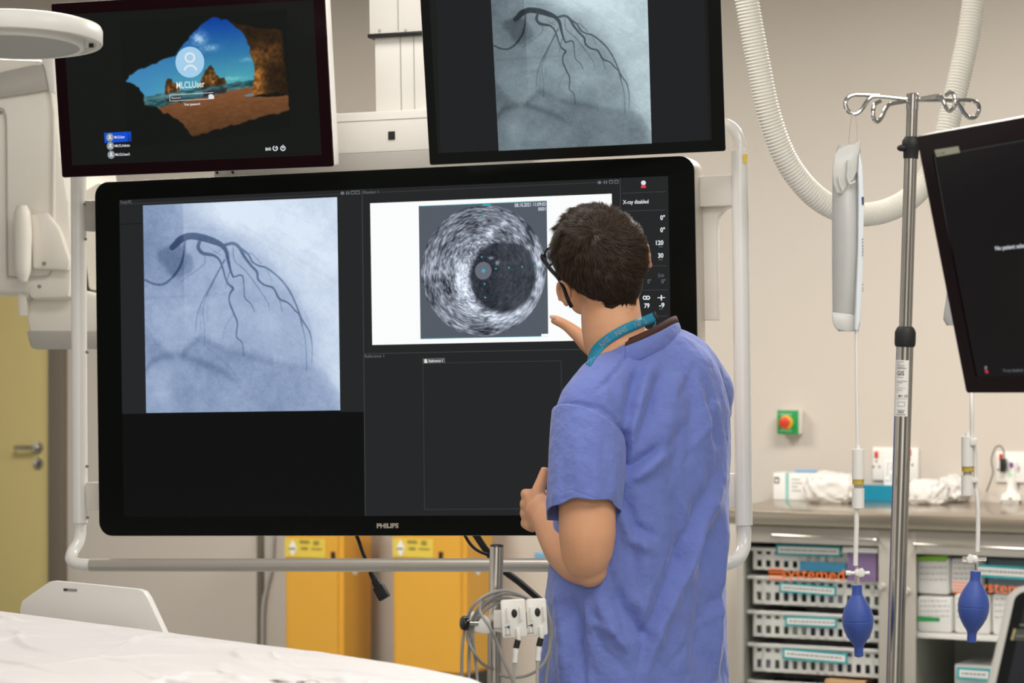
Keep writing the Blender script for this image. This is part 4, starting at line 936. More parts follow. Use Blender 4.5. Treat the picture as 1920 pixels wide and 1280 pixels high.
# ---------------------------------------------------------------- surgical lamp disc, upper left
Y0 = 4.5; c = P(30, 64, Y0); s = Y0/F
tl = math.radians(4.2); nz = np.array([0, -math.sin(tl), -math.cos(tl)]); nx = np.array([1., 0, 0]); ny = np.cross(nz, nx)
nr = math.radians(1.5); RL = np.array([nx, ny, nz]).T
t = thing('surgical_lamp', 'white round surgical lamp head at the upper left edge, seen from below', 'lamp', c)
r0 = 161*s
g = G(); pr = [(r0*.55, -.020), (r0*.9, -.018), (r0*.98, -.014), (r0, -.008), (r0, .014), (r0*.99, .0165), (r0*.93, .0165), (r0*.925, .008), (r0*.80, .008)]
g.lathe(pr, c, RL, 72); obj('lamp_housing', g, 'white', t)
g = G(); g.lathe([(r0*.80, .008), (r0*.80, .020), (r0*.785, .0235), (r0*.735, .0235), (r0*.73, .020), (.01, .020)], c, RL, 72); ir = obj('inner_ring', g, 'white', t)
g = G(); g.lathe([(r0*.729, .019), (r0*.729, .0222), (.01, .0222)], c, RL, 64); obj('lens_plate', g, mat('lens_plate_grey', '#a5a5a6', .3, noise=.08, nscale=40), t)
g = G(); q = c+RL@np.array([r0*.87*math.cos(.25), -r0*.87*math.sin(.25), .014]); g.box(q, (.008, .006, .007), RL); obj('clip_slot', g, 'black', t)
g = G(); g.tube([c+[-.05, 0, .02], c+[-.30, .02, .05], c+[-.52, .04, .25], c+[-.52, .04, 2.98-c[2]]], .022, n=16, smooth=5); obj('lamp_arm', g, 'white', t)

# ---------------------------------------------------------------- X-ray tube housing and arm at the left
Y1 = 6.6
def pp(pts, Y): return [P(x, y, Y) for x, y in pts]
t = thing('x_ray_arm', 'large cream X-ray machine arm with rounded covers at the left edge', 'medical machine', P(40, 640, Y1))
dy = np.array([.05, .6, 0])
g = G(); g.prism(pp([(-160, 100), (84, 110), (96, 150), (104, 200), (116, 300), (130, 380), (136, 470), (132, 560), (50, 562), (49, 549), (-160, 548)], Y1), dy, .02); mb = obj('main_cover', g, 'cream', t)
g = G(); g.prism(pp([(-160, 150), (-10, 138), (60, 122), (86, 118), (92, 148), (94, 168), (50, 176), (-20, 186), (-160, 205)], Y1-.012), (0, .02, 0), .002); obj('grey_band', g, 'grey_lt', t)
g = G(); g.tube(pp([(78, 107), (88, 109), (93, 140), (98, 190), (101, 235), (100, 400), (98, 500)], Y1-.014), .005, n=8, smooth=4); obj('edge_trim', g, 'cream', t)
g = G(); g.prism(pp([(72, 100), (101, 104), (103, 175), (92, 172), (84, 130)], Y1-.02), (0, .03, 0), .004); obj('white_corner_cover', g, 'white', t)
g = G(); g.tube(pp([(-30, 205), (2, 203), (9, 212), (12, 240), (13, 400), (14, 505), (20, 519), (60, 519), (88, 517), (97, 508)], Y1-.008), .0022, n=6, smooth=3); obj('panel_seam', g, 'grey_lt', mb)
g = G(); g.tube(pp([(42, 385), (42, 400), (43, 440), (43, 505), (44, 528)], Y1-.05), [.012, .021, .023, .021, .01], n=16, smooth=4, flat=1.2)
obj('grip_handle', g, 'cream', t)
g = G(); g.prism(pp([(55, 400), (88, 396), (112, 430), (132, 490), (128, 508), (100, 505), (60, 505)], Y1-.03), (0, .04, 0), .01); sp = obj('side_cover', g, 'cream', t)
g = G()
for x, y in ((83, 494), (74, 537), (2, 211)): g.lathe([(.005, 0), (.005, .004)], P(x, y, Y1-.036), np.array([[1, 0, 0], [0, 0, -1], [0, 1, 0]]))
obj('screw', g, 'grey', sp)
g = G(); g.prism(pp([(52, 535), (50, 600), (58, 646), (70, 653), (205, 652), (215, 600), (205, 560), (160, 545)], Y1+.05), dy*.8, .012); obj('lower_housing', g, 'cream', t)
g = G(); g.prism(pp([(49, 620), (57, 650), (66, 655), (207, 654), (215, 620)], Y1+.042), (0, .3, 0), .006); obj('grey_base_plate', g, 'grey_lt', t)
g = G(); g.prism(pp([(33, 547), (50, 547), (51, 593), (35, 592)], Y1+.02), (0, .1, 0), .003); obj('small_block', g, 'cream', t)
g = G(); g.prism(pp([(131, 390), (150, 360), (185, 340), (205, 345), (205, 545), (165, 545), (160, 500), (132, 540)], Y1+.12), dy*.5, .012); obj('rear_cover', g, 'cream', t)
g = G(); g.box(P(-120, 300, Y1+.3)+np.array([0, 0, .75]), (.25, .3, 1.15), None, .02); obj('ceiling_carriage', g, 'cream', t)

# ---------------------------------------------------------------- corrugated hose
t0 = [(1362, -742), (1366, -560), (1371, -330), (1380, -150), (1394, -40), (1408, 45), (1424, 130), (1442, 215), (1470, 292), (1508, 348), (1556, 386), (1614, 402), (1672, 391), (1722, 357), (1760, 296), (1782, 215), (1802, 130), (1817, 60), (1829, -30), (1836, -150), (1840, -330), (1844, -560), (1846, -742)]
pts, _ = spl([P(x, y, 5.35+.0006*(x-1600)) for x, y in t0], .024, 14)
pts = np.array(pts); sg = np.concatenate([[0], np.cumsum(np.linalg.norm(np.diff(pts, axis=0), axis=1))]); Lh = sg[-1]; per = .0068; n_ = int(Lh/per)*5
u = np.linspace(0, Lh, n_); cp = np.stack([np.interp(u, sg, pts[:, k]) for k in range(3)], 1); rr = .0238+.0017*np.cos(2*math.pi*u/per)
g = G(); g.tube(list(cp), list(rr), n=22); tag(obj('corrugated_hose', g, mat('hose_plastic', '#f6f1e6', .55, spec=.3), angle=70), 'white corrugated hose hanging from the ceiling in a big U loop against the wall', 'hose')

# ---------------------------------------------------------------- drip stand
YI = 4.42; s = YI/F
def ax(y): return 1711-(y-183)*.0308      # centre line pixel of the leaning pole
top = P(1711, 187, YI); base = P(ax(640+HC*F/YI), 640+HC*F/YI, YI); base[2] = 0
axd = (top-base)/np.linalg.norm(top-base); RA = np.array([np.cross([0, 1, 0], axd), [0, 1, 0], axd]).T
def pa(y): return base+axd*((P(0, y, YI)[2])/axd[2])
t = thing('drip_stand', 'tall steel drip stand with four hooks and black collars at the right', 'stand', base)
g = G(); g.tube([pa(200), pa(300)], 10.6*s, n=24); obj('upper_pole', g, 'steel', t)
g = G(); g.tube([pa(296), pa(620)], 12.2*s, n=24); obj('middle_pole', g, 'steel', t)
g = G(); g.tube([pa(648), pa(640+HC*F/YI-90)], 16.2*s, n=24); obj('lower_pole', g, 'steel', t)
g = G(); g.lathe([(11.5*s, -.014), (11.5*s, .012), (9*s, .014)], pa(190), RA, 24); g.ell(pa(184), (.008, .008, .003)); hub = obj('hook_hub', g, 'chrome', t)
g = G(); h = [(12*s, .0), (15*s, .001), (15.5*s, .012), (17*s, .022), (17.5*s, .028), (17*s, .034), (13*s, .037), (12*s, .04)]
g.lathe([(11*s, 0), (14*s, .001), (14.5*s, .014), (16.5*s, .018), (17.5*s, .024), (17*s, .031), (12.5*s, .037), (12*s, .0385), (11*s, .0385)], pa(298), RA, 24)
g.ell(pa(281)+[-.016, -.004, .003], (.009, .008, .006)); obj('upper_collar', g, 'rubber', t)
g = G(); g.lathe([(14*s, 0), (18.5*s, .003), (19.8*s, .008), (19.8*s, .027), (16.5*s, .034), (13.5*s, .037)], pa(652), RA, 24); obj('lower_collar', g, 'rubber', t)
# sticker with print, wrapped on the pole
def wrap(a0, a1, y0, y1, r, n=14):
    A = []
    for yy in (y0, y1):
        row = []
        for k in range(n+1):
            a = a0+(a1-a0)*k/n; row.append(pa(yy)+RA@np.array([math.cos(a), math.sin(a), 0])*r)
        A.append(row)
    return np.array(A)
g = G(); g.grid(wrap(math.radians(195), math.radians(292), 675, 780, 16.2*s+.0004)); st = obj('sticker', g, 'paper', t)
g = G()
def sprint(u0, u1, y, h): g.grid(wrap(math.radians(195+97*u0), math.radians(195+97*u1), y, y+h, 16.2*s+.0008, 8))
for (u0, u1, y, h) in ((.15, .65, 678, .9), (.15, .35, 681.5, .9), (.15, .7, 684, 1), (.15, .7, 687.5, 1), (.15, .8, 690, 1.4), (.15, .65, 707, .8), (.15, .9, 714, .9), (.15, .6, 717, .9), (.15, .3, 722, .9), (.15, .8, 727, .6), (.15, .6, 731, .8), (.15, .3, 735, .8), (.1, .9, 747, .5), (.3, .8, 753, .6), (.3, .8, 761, .6), (.3, .32, 753, 8), (.78, .8, 753, 8), (.3, .8, 768, 1.2), (.35, .75, 771, 2.5), (.2, .85, 776, 1.4)): sprint(u0, u1, y, h)
obj('sticker_print', g, 'print', st)
def wrap_text(g, txt, y, h, a0, a1):
    v, f = text_geo(txt, 1.0, .01); x0, x1 = v[:, 0].min(), v[:, 0].max(); out = []
    for x, yy, z in v:
        a = math.radians(a0+(a1-a0)*(x-x0)/(x1-x0)); out.append(pa(y-yy/.72*h)+RA@np.array([math.cos(a), math.sin(a), 0])*(16.2*s+.001))
    g.add(out, f)
g = G(); wrap_text(g, 'GIS', 703.5, 8.5, 212, 262); wrap_text(g, 'MD  CE', 744, 4.2, 228, 287); obj('sticker_lettering', g, 'print_dk', st, smooth=False)
# hooks
def hook(pts, d0, d1):
    n = len(pts); g = G(); L = []; x0 = pts[0][0]; xm = max(pts, key=lambda q: abs(q[0]-x0))[0]
    for x, y in pts: L.append(P(x, y, YI+d0+(d1-d0)*(abs(x-x0)/abs(xm-x0))))
    g.tube(L, .0037, n=10, smooth=5); return obj('hook', g, 'chrome', t)
hook([(1705, 187), (1670, 183), (1640, 181), (1629, 186), (1618, 202), (1608, 212), (1598, 213), (1588, 205), (1585, 193), (1590, 183), (1602, 178), (1625, 178), (1648, 179)], 0, -.02)
hook([(1705, 188), (1685, 192), (1668, 196), (1660, 205), (1653, 220), (1645, 228), (1638, 222), (1637, 208), (1640, 196), (1650, 190)], 0, -.09)
hook([(1716, 187), (1740, 183), (1758, 180), (1766, 184), (1773, 200), (1780, 208), (1788, 202), (1791, 190), (1788, 177), (1781, 173), (1774, 179)], 0, -.085)
hook([(1716, 188), (1750, 188), (1785, 189), (1797, 195), (1808, 212), (1818, 221), (1830, 218), (1836, 205), (1832, 193), (1818, 188), (1795, 188)], 0, .06)
g = G()
for k in range(5):
    a = 2*math.pi*k/5+.3; e = base+np.array([math.cos(a), math.sin(a), 0])*.28; g.tube([base+[0, 0, .11], base+(e-base)*.5+[0, 0, .1], e+[0, 0, .07]], .014, n=10)
obj('base', g, 'steel_sat', t)
for k in range(5):
    a = 2*math.pi*k/5+.3; e = base+np.array([math.cos(a), math.sin(a), 0])*.28; g = G(); g.lathe([(.012, -.012), (.032, -.011), (.032, .011), (.012, .012)], e+[0, 0, .033], np.array([[1, 0, 0], [0, 0, -1], [0, 1, 0]])); obj('caster', g, 'rubber', t)

# ---------------------------------------------------------------- pressure infusers
def bag(outl, Y, label, thick, edge_x, x_loop, flap=True, yl=213, Yh=None):
    """outl: list of (y, xl, xr)"""
    cx = sum(a+b for _, a, b in outl)/2/len(outl)
    t = thing('pressure_bag', label, 'infusion bag', P(cx, outl[-1][0], Y), group='pressure bags on the drip stand')
    def body(rows, th, o=0, xs=0):
        A = []; n = 20
        for (y, a, b) in rows:
            row = []
            for k in range(n+1):
                an = 2*math.pi*k/n; cx_ = (a+b)/2; hw = (b-a)/2
                row.append(P(cx_+xs, y, Y)+np.array([hw*Y/F*math.copysign(abs(math.cos(an))**.8, math.cos(an)), th*math.sin(an)+o, 0]))
            A.append(row)
        A = np.array(A); g = G(); g.grid(A); g.add(A[0][:-1], [tuple(range(n))]); g.add(A[-1][:-1], [tuple(range(n))]); return g
    def prof(rows, th):
        A = []; n = 20; m = len(rows)
        for i, (y, a, b) in enumerate(rows):
            k_ = th*math.sin(math.pi*(.08+.84*i/(m-1)))**.6; row = []
            for k in range(n+1):
                an = 2*math.pi*k/n; row.append(P((a+b)/2, y, Y)+np.array([(b-a)/2*Y/F*math.copysign(abs(math.cos(an))**.8, math.cos(an)), k_*math.sin(an), 0]))
            A.append(row)
        A = np.array(A); g = G(); g.grid(A); g.add(A[0][:-1], [tuple(range(n))]); g.add(A[-1][:-1], [tuple(range(n))]); return g
    ys = [r[0] for r in outl]
    def at(y): return (np.interp(y, ys, [r[1] for r in outl]), np.interp(y, ys, [r[2] for r in outl]))
    dn = [(y, *at(y)) for y in np.linspace(ys[0], ys[-1], 30)]
    obj('bag_body', prof(dn, thick), 'bag', t, angle=60)
    return t, at
outl = [(272, 1572, 1612), (290, 1565, 1614), (320, 1561, 1616), (400, 1560, 1618), (500, 1560, 1617), (585, 1561, 1614), (612, 1566, 1612), (621, 1572, 1610)]
t, at = bag(outl, YI-.02, 'translucent white pressure bag hanging edge-on from the left hook of the drip stand', .03, 1612, 1600)
YB = YI-.058
g = G(); o_ = [(1565, 290), (1573, 279), (1585, 274), (1600, 272), (1610, 264), (1615, 262), (1611, 285), (1608, 320), (1600, 338), (1593, 342), (1588, 350), (1578, 364), (1568, 361), (1563, 345), (1561, 315)]
g.prism(pp(o_, YB+.008), (0, .006, 0), .002); fl = obj('top_flap', g, 'milky', t)
g = G(); g.tube(pp([(1590, 300), (1590, 318), (1589, 332), (1594, 344), (1604, 340)], YB+.004), .0022, n=8, smooth=4); g.tube(pp([(1572, 330), (1575, 345), (1580, 356)], YB+.004), .0015, n=8, smooth=4); obj('flap_fold', g, 'milky', fl)
g = G(); g.prism(pp([(1560, 585), (1603, 590), (1610, 600), (1612, 618), (1590, 622), (1568, 617), (1562, 605)], YB+.012), (0, .006, 0), .002); obj('bottom_flap', g, 'milky', t)
g = G(); g.prism(pp([(1612, 284), (1617, 310), (1620.5, 380), (1619, 460), (1617, 540), (1613, 600), (1608, 622), (1603, 618), (1606, 540), (1609, 460), (1610, 360), (1609, 320)], YB), (0, .05, 0), .002); ed = obj('white_edge', g, 'bag_edge', t)
g = G(); g.prism(pp([(1616, 369), (1619.8, 369), (1620, 384), (1616.5, 383)], YB-.0012), (0, .001, 0)); obj('blue_mark', g, mat('navy_print', '#2b3a66', .5), ed)
g = G()
for y in list(range(448, 480, 6))+[533, 540, 545]: g.box(P(1618.0, y, YB-.001), (.0017, .001, .0025))
obj('edge_print', g, 'print', ed)
g = G(); g.tube(pp([(1603, 330), (1605, 300), (1606, 250), (1604, 222), (1600, 212), (1595, 222), (1591.5, 250), (1591, 285), (1592, 320)], YB+.03), .0012, n=8, smooth=5); g.ell(P(1600, 213, YB+.03), (.004, .004, .003)); obj('hanging_loop', g, 'clear', t)
# second, behind the side monitor
outl2 = [(285, 1800, 1850), (330, 1792, 1858), (420, 1786, 1860), (520, 1778, 1858), (560, 1774, 1850), (590, 1769, 1846), (606, 1768, 1845), (610, 1775, 1843)]
t, at = bag(outl2, YI+.1, 'faint translucent pressure bag mostly hidden behind the sideways monitor', .02, 1850, 1826)
g = G(); g.tube(pp([(1816, 300), (1819, 250), (1825, 222), (1831, 250), (1832, 300)], YI+.08), .0012, n=8, smooth=5); obj('hanging_loop', g, 'clear', t)

def lath_px(g, rows, Y, cx, tilt=0):
    """rows: (y, r_px)"""
    s = Y/F; y0 = rows[0][0]; c = P(cx, y0, Y); dz = np.array([math.sin(tilt), 0, -math.cos(tilt)]); R_ = np.array([np.cross([0, 1, 0], dz), [0, 1, 0], dz]).T
    g.lathe([(max(r*s, .0004), (y-y0)*s) for y, r in rows], c, R_, 28); return c, R_
def bulbset(cx, cyt, Y, label, tilt, mats='blue_rubber'):
    t = thing('squeeze_bulb', label, 'squeeze bulb', P(cx, cyt+133, Y), group='blue bulbs of the pressure bags')
    k = [(0, 8.8), (1, 9.8), (14, 9.6), (19, 10.5), (26, 15), (36, 21), (48, 26.5), (58, 28.9), (66, 29.6), (67, 29.0), (69, 29.0), (70, 29.6), (71, 29.0), (73, 29.0), (78, 28.4), (88, 25.5), (98, 20.5), (106, 15.5), (112, 11), (116, 9.3), (118, 8.9), (133, 8.6), (134, 7.5)]
    g = G(); lath_px(g, [(cyt+a, b) for a, b in k], Y, cx, tilt); obj('bulb', g, mats, t, angle=20)
    g = G(); lath_px(g, [(cyt-33, 3.2), (cyt-26, 4.2), (cyt-12, 4.4), (cyt+2, 4)], Y, cx+.5, 0); obj('clear_connector', g, 'clear', t)
    return t
YS = YI-.04
# gauge set 1
t = thing('pressure_gauge', 'white gauge tube with a yellow window on the left hanging line', 'gauge', P(1608, 952, YS), group='gauges on the hanging lines')
def gauge(t, cx, y0, k=1.0):
    g = G(); lath_px(g, [(y0-8, 4.5), (y0, 5), (y0, 11.5), (y0+56, 11.5), (y0+56, 8)], YS, cx); obj('gauge_top', g, 'white', t)
    g = G(); lath_px(g, [(y0+56, 10), (y0+66, 10), (y0+66.5, 6), (y0+75, 6)], YS, cx); obj('gauge_core', g, mat('yellow_core', '#d9bd54', .4), t)
    g = G(); lath_px(g, [(y0+66, 7), (y0+75, 7)], YS, cx); obj('gauge_piston', g, 'grey_lt', t)
    g = G(); lath_px(g, [(y0+55, 11), (y0+75, 11)], YS, cx); obj('gauge_window', g, 'clear', t)
    g = G(); lath_px(g, [(y0+73, 8), (y0+73, 11.5), (y0+110, 11.5), (y0+111, 10.5)], YS, cx); obj('gauge_bottom', g, 'white', t)
gauge(t, 1609, 842)
t = thing('pressure_gauge', 'white gauge tube with a yellow window clipped beside the right hanging line', 'gauge', P(1814, 928, YS), group='gauges on the hanging lines')
gauge(t, 1814, 818)
g = G(); g.box(P(1824, 828, YS-.003), (.012, .018, .012), None, .001); g.box(P(1827, 900, YS-.003), (.01, .012, .008), None, .001); obj('clip', g, 'white', t)
def line(pts, r, label): 
    g = G(); g.tube([P(x, y, YS+d) for x, y, d in pts], r, n=12, smooth=6); return tag(obj('hanging_tube', g, 'white'), label, 'tube')
line([(1606, 618, .0), (1606, 700, 0), (1607, 770, 0), (1608, 835, 0)], .0031, 'white tube from the left pressure bag down to its gauge')
line([(1606, 953, 0), (1606, 985, 0), (1605, 1020, 0), (1604, 1060, 0)], .0042, 'short white tube between the left gauge and its stopcock')
line([(1819, 620, .1), (1821, 700, .03), (1822, 760, 0), (1823, 815, 0), (1828, 850, .004), (1829, 900, .004), (1833, 940, 0), (1834, 980, 0), (1833, 1034, 0)], .0038, 'white tube coming out from under the sideways monitor to the right bulb')
def stopcock(cx, y, lab, flip=1):
    t = thing('stopcock', lab, 'stopcock', P(cx, y, YS), group='stopcocks above the bulbs')
    g = G(); s_ = YS/F
    RX = np.array([[0, 0, 1.], [0, 1, 0], [-1, 0, 0]]); g.lathe([(4.5*s_, -22*s_), (4.8*s_, -14*s_), (3*s_, -12*s_), (3.6*s_, 0), (3*s_, 12*s_), (3.6*s_, 22*s_), (1.5*s_, 23*s_)], P(cx, y, YS), RX, 14); obj('side_port', g, 'clear' if flip < 0 else 'white', t)
    g = G(); g.ell(P(cx, y, YS), (7*s_, 7*s_, 8*s_)); g.lathe([(5*s_, 0), (5.5*s_, 12*s_), (4*s_, 13*s_)], P(cx, y, YS), np.array([[1, 0, 0], [0, 0, -1.], [0, 1, 0]]), 14); obj('valve_body', g, 'white', t)
    g = G(); g.prism([P(cx+flip*2, y-7, YS-.013), P(cx+flip*9, y-10, YS-.013), P(cx+flip*15, y-2, YS-.013), P(cx+flip*12, y+7, YS-.013), P(cx+flip*3, y+8, YS-.013)], (0, .004, 0), .001); obj('valve_lever', g, 'white', t)
stopcock(1608, 1074, 'white stopcock just above the left blue bulb'); stopcock(1827, 1048, 'white and clear stopcock just above the right blue bulb', -1)
bulbset(1606.5, 1096, YS, 'blue rubber squeeze bulb on the left, beside the drip stand', .03)
bulbset(1829.5, 1070, YS, 'blue rubber squeeze bulb on the right, in front of the cabinet of white packs', -.06)

# arm that carries the side monitor
g = G(); a = RT.w(.12, 0, .055); g.tube([a, a+RT.y*.1, a+RT.y*.14+[0, 0, .12], a+RT.y*.14+[0, 0, 2.98-a[2]]], .025, n=16); obj('support_arm', g, 'white', DR)

# ---------------------------------------------------------------- touch panel, lower right
A_ = P(1894, 1102, 3.5); xx = P(2080, 1074, 3.42)-A_; zz = A_-P(1825, 1283, 3.40)
TP = Plane(A_, xx, zz)
w2, h2 = .20, .13; ctr = TP.w(w2-.003, -h2+.002, 0)
t = thing('touch_panel', 'tilted touch panel with a silver rim at the lower right corner', 'touch panel', ctr)
CP = Plane(ctr, TP.x, TP.z); t['tilt'] = 'leaning back'; del t['tilt']
o = outline_round(w2, h2, .022, 8)
g = G(); g.prism([CP.w(x, z, .0) for x, z in o], CP.y*.02, .003); obj('silver_rim', g, 'grey_lt', t)
g = G(); oi = outline_round(w2-.014, h2-.014, .014, 8); g.prism([CP.w(x, z, -.0012) for x, z in oi], CP.y*.001); obj('black_glass', g, 'bezel', t)
g = G(); oi = outline_round(w2-.032, h2-.03, .002, 2); g.add([CP.w(x, z, -.0018) for x, z in oi], [tuple(range(len(oi)))]); sc2 = obj('touch_screen', g, emat('panel_screen', '#26272a'), t)
g = G(); g.quad([CP.pw(1901, 1178, -.0024), CP.pw(1905, 1179, -.0024), CP.pw(1899, 1200, -.0024), CP.pw(1895, 1199, -.0024)]); obj('tan_mark', g, emat('panel_tan', '#a8976a'), sc2)
g = G(); g.quad([CP.pw(1905, 1179, -.0022), CP.pw(1990, 1181, -.0022), CP.pw(1984, 1203, -.0022), CP.pw(1899, 1200, -.0022)]); obj('grey_bar', g, emat('panel_bar', '#4b4a45'), sc2)
g = G()
for k in range(4): pline(g, CP, (1906+k*6, 1191.5), (1910+k*6, 1192), 2.2, -.003)
pline(g, CP, (1912, 1171), (1930, 1172), 2, -.003); obj('panel_text', g, emat('panel_text_col', '#8f8c74'), sc2)
g = G(); g.tube([CP.w(0, -.02, .02), CP.w(0, -.04, .1), CP.w(0, -.1, .14), np.array([CP.w(0, -.1, .14)[0], CP.w(0, -.1, .14)[1], 0.01])], .018, n=14); g.lathe([(.16, 0), (.16, .015), (.03, .03)], np.array([CP.w(0, -.1, .14)[0], CP.w(0, -.1, .14)[1], 0])); obj('support_post', g, 'grey', t)

# ---------------------------------------------------------------- patient table with a white sheet
ZS = .95
def ts(px, py, z=ZS): Y = (HC-z)*F/(py-640); return P(px, py, Y)
e0, e1 = ts(0, 1140), ts(880, 1252); ed = (e1-e0); ed[2] = 0; Lx = np.linalg.norm(ed); ed /= Lx; nn = np.array([ed[1], -ed[0], 0]);
if nn[1] > 0: nn = -nn          # towards the camera
TB = Plane(e0, ed, (0, 0, 1))
r_ = np.random.default_rng(4)
WX0, WX1, DY = -1.1, Lx+.19, .60
nx_, ny_ = 560, 250
def bend(s_):                     # far edge bows down to the foot end
    return np.where(s_ > Lx-.35, ((s_-Lx+.35)**2)*.30, 0)
us = np.linspace(WX0, WX1, nx_); over = .32
vs = np.concatenate([np.linspace(-over, 0, 36)[:-1], np.linspace(0, DY, ny_-70), np.linspace(DY, DY+over, 36)[1:]])
def wr(X, Y):
    z = np.zeros_like(X)
    for k in range(95):
        cx, cy = r_.uniform(-.6, Lx+.1), r_.uniform(-.05, DY+.05); an = math.radians(r_.uniform(-40, 35)+ (90 if r_.random() < .12 else 0)); L_ = r_.uniform(.05, .22); w_ = r_.uniform(.005, .014); a = r_.uniform(-.002, .0095)
        dx, dy = X-cx, Y-cy; p = dx*math.cos(an)+dy*math.sin(an); q = -dx*math.sin(an)+dy*math.cos(an)+.15*p*p/L_
        z += a*np.exp(-(p/L_)**2-(q/w_)**2)
    z += .0016*np.sin(X*31+3*np.sin(Y*9))*np.sin(Y*27+X*9)
    for cy in (.22, .45): z += .0016*np.exp(-((Y-cy-.02*np.sin(X*3))/.004)**2)
    return np.clip(z, -.005, .010)
Xg, Vg = np.meshgrid(us, vs)
rad = .03
def drape(v):
    """distance past the edge -> (outward, down)"""
    o = np.where(v < rad*1.57, rad*np.sin(np.clip(v/rad, 0, 1.57)), rad); d = np.where(v < rad*1.57, rad*(1-np.cos(np.clip(v/rad, 0, 1.57))), rad+v-rad*1.57); return o, d
A = np.zeros((len(vs), nx_, 3)); Z = wr(Xg, Vg)*np.clip(Vg/.07, .12, 1)
for i, v in enumerate(vs):
    if v < 0: o_, d_ = drape(-v); yy, dz = rad-o_ , -d_; wob = .008*np.sin(us*26)*min(1, -v*4)
    elif v > DY: o_, d_ = drape(v-DY); yy, dz = DY-rad+o_, -d_; wob = -.012*np.sin(us*22)*min(1, (v-DY)*4)
    else: yy, dz = rad+(DY-2*rad)*v/DY, 0; wob = 0
    yb = yy+bend(us)*(1 if v < DY*.5 else .2)+wob*(-1 if v < 0 else 1)*-1*0
    A[i] = TB.o+np.outer(us, ed)+np.outer(np.full(nx_, 1)*yb, nn); A[i, :, 2] = ZS+dz+(Z[i] if 0 <= v <= DY else Z[i]*.3)-.03*np.clip((us-(WX1-.12))/.12, 0, 1)**2-.0
    if v < 0 or v > DY: A[i] += np.outer(wob if np.ndim(wob) else np.zeros(nx_), nn)*.6
g = G(); g.grid(A)
sh = tag(obj('bed_sheet', g, 'sheet', angle=180), 'white creased sheet spread over the patient table at the lower left', 'sheet')
md = sh.modifiers.new('solid', 'SOLIDIFY'); md.thickness = .0015; md.offset = 1
t = thing('patient_table', 'patient table under the white sheet at the lower left', 'table', TB.o+ed*.3+nn*.3-[0, 0, ZS])
g = G(); cmid = TB.o+ed*((WX0+WX1-.1)/2)+nn*(DY/2+.02); cmid[2] = ZS-.062
g.box(cmid, (WX1-WX0-.16, DY-.09, .06), TB.R, .02); obj('mattress', g, 'grey', t)
g = G(); c_ = cmid.copy(); c_[2] = ZS-.112; g.box(c_, (WX1-WX0-.12, DY-.1, .025), TB.R, .004); obj('tabletop', g, 'black', t)
g = G(); c_ = TB.o+ed*-.2+nn*.3; c_[2] = .44; g.box(c_, (.4, .3, .82), TB.R, .02); c_[2] = .04; g.box(c_, (.9, .5, .08), TB.R, .02); obj('pedestal', g, 'cream', t)
# white side board with a slot, standing just beyond the table edge
BD = Plane(TB.o-nn*.05, ed, (0, 0, 1))
pl_ = [(37, 1141), (41, 1126), (60, 1112), (92, 1090), (100, 1088.5), (180, 1096), (258, 1104), (268, 1108), (276, 1120), (304, 1180), (320, 1215)]
pts = [BD.pw(x, y) for x, y in pl_]; lo = [BD.w(BD.hit(320, 1215)[0], -.22+0), BD.w(BD.hit(37, 1141)[0], -.22)]
sl = [BD.pw(x, y) for x, y in ((120, 1102.5), (145, 1104), (145, 1109), (120, 1107.5))]
t = thing('arm_board', 'white board with a small slot standing behind the sheet at the left', 'board', BD.w(.3, -.22))
g = G(); g.prism(pts+lo, BD.y*.012, .002); bd = obj('board_panel', g, 'white', t)
g = G(); g.add([p-BD.y*.0008 for p in sl], [(0, 1, 2, 3)]); obj('slot', g, 'grey', bd)
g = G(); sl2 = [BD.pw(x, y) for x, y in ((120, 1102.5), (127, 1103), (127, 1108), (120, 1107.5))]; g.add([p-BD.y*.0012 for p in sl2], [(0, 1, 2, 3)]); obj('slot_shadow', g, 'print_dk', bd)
g = G(); a = BD.w(.12, -.2, .006); g.tube([a, np.array([a[0], a[1], .01])], .014, n=14); g.lathe([(.14, 0), (.14, .012), (.02, .02)], np.array([a[0], a[1], 0])); obj('board_stand', g, 'grey_lt', t)

# ---------------------------------------------------------------- steel post with transducer holder
YP = 4.4; s = YP/F
pb_ = P(928, 640+HC*F/YP, YP); pb_[2] = 0
t = thing('equipment_post', 'short steel post standing behind the table with a clamp and grey cables', 'post', pb_)
g = G(); g.tube([P(927, 1275, YP)*[1, 1, 0]+[0, 0, .03], P(927, 1200, YP), P(931.5, 1024, YP)], 13*s, n=28); obj('post_tube', g, 'steel', t)
g = G(); g.lathe([(13*s, 0), (12.6*s, .003), (11*s, .004), (.001, .004)], P(931.5, 1025, YP), None, 28); obj('post_cap', g, 'black_gloss', t)
g = G(); g.lathe([(.15, 0), (.15, .012), (.03, .03)], pb_); obj('base_plate', g, 'steel_sat', t)
g = G(); g.prism(pp([(873, 1157), (878, 1152), (892, 1151), (914, 1161), (921, 1168), (922, 1184), (914, 1189), (898, 1187), (880, 1180), (875, 1170)], YP-.04), (0, .05, 0), .003); cl = obj('clamp_arm', g, 'white', t)
g = G(); g.prism(pp([(926, 1155), (938, 1150), (950, 1156), (950, 1187), (938, 1186), (926, 1183)], YP-.04), (0, .06, 0), .003); obj('clamp_jaw', g, 'white', t)
g = G(); dk = np.array([-.92, -.38, .05]); dk /= np.linalg.norm(dk); u_ = np.cross([0, 0, 1], dk); u_ /= np.linalg.norm(u_); RK = np.array([u_, np.cross(dk, u_), dk]).T; ck = P(873, 1168, YP-.055)
g.lathe([(.0045, -.022), (.0045, .0)], ck, RK, 14); obj('clamp_screw', g, 'steel', t)
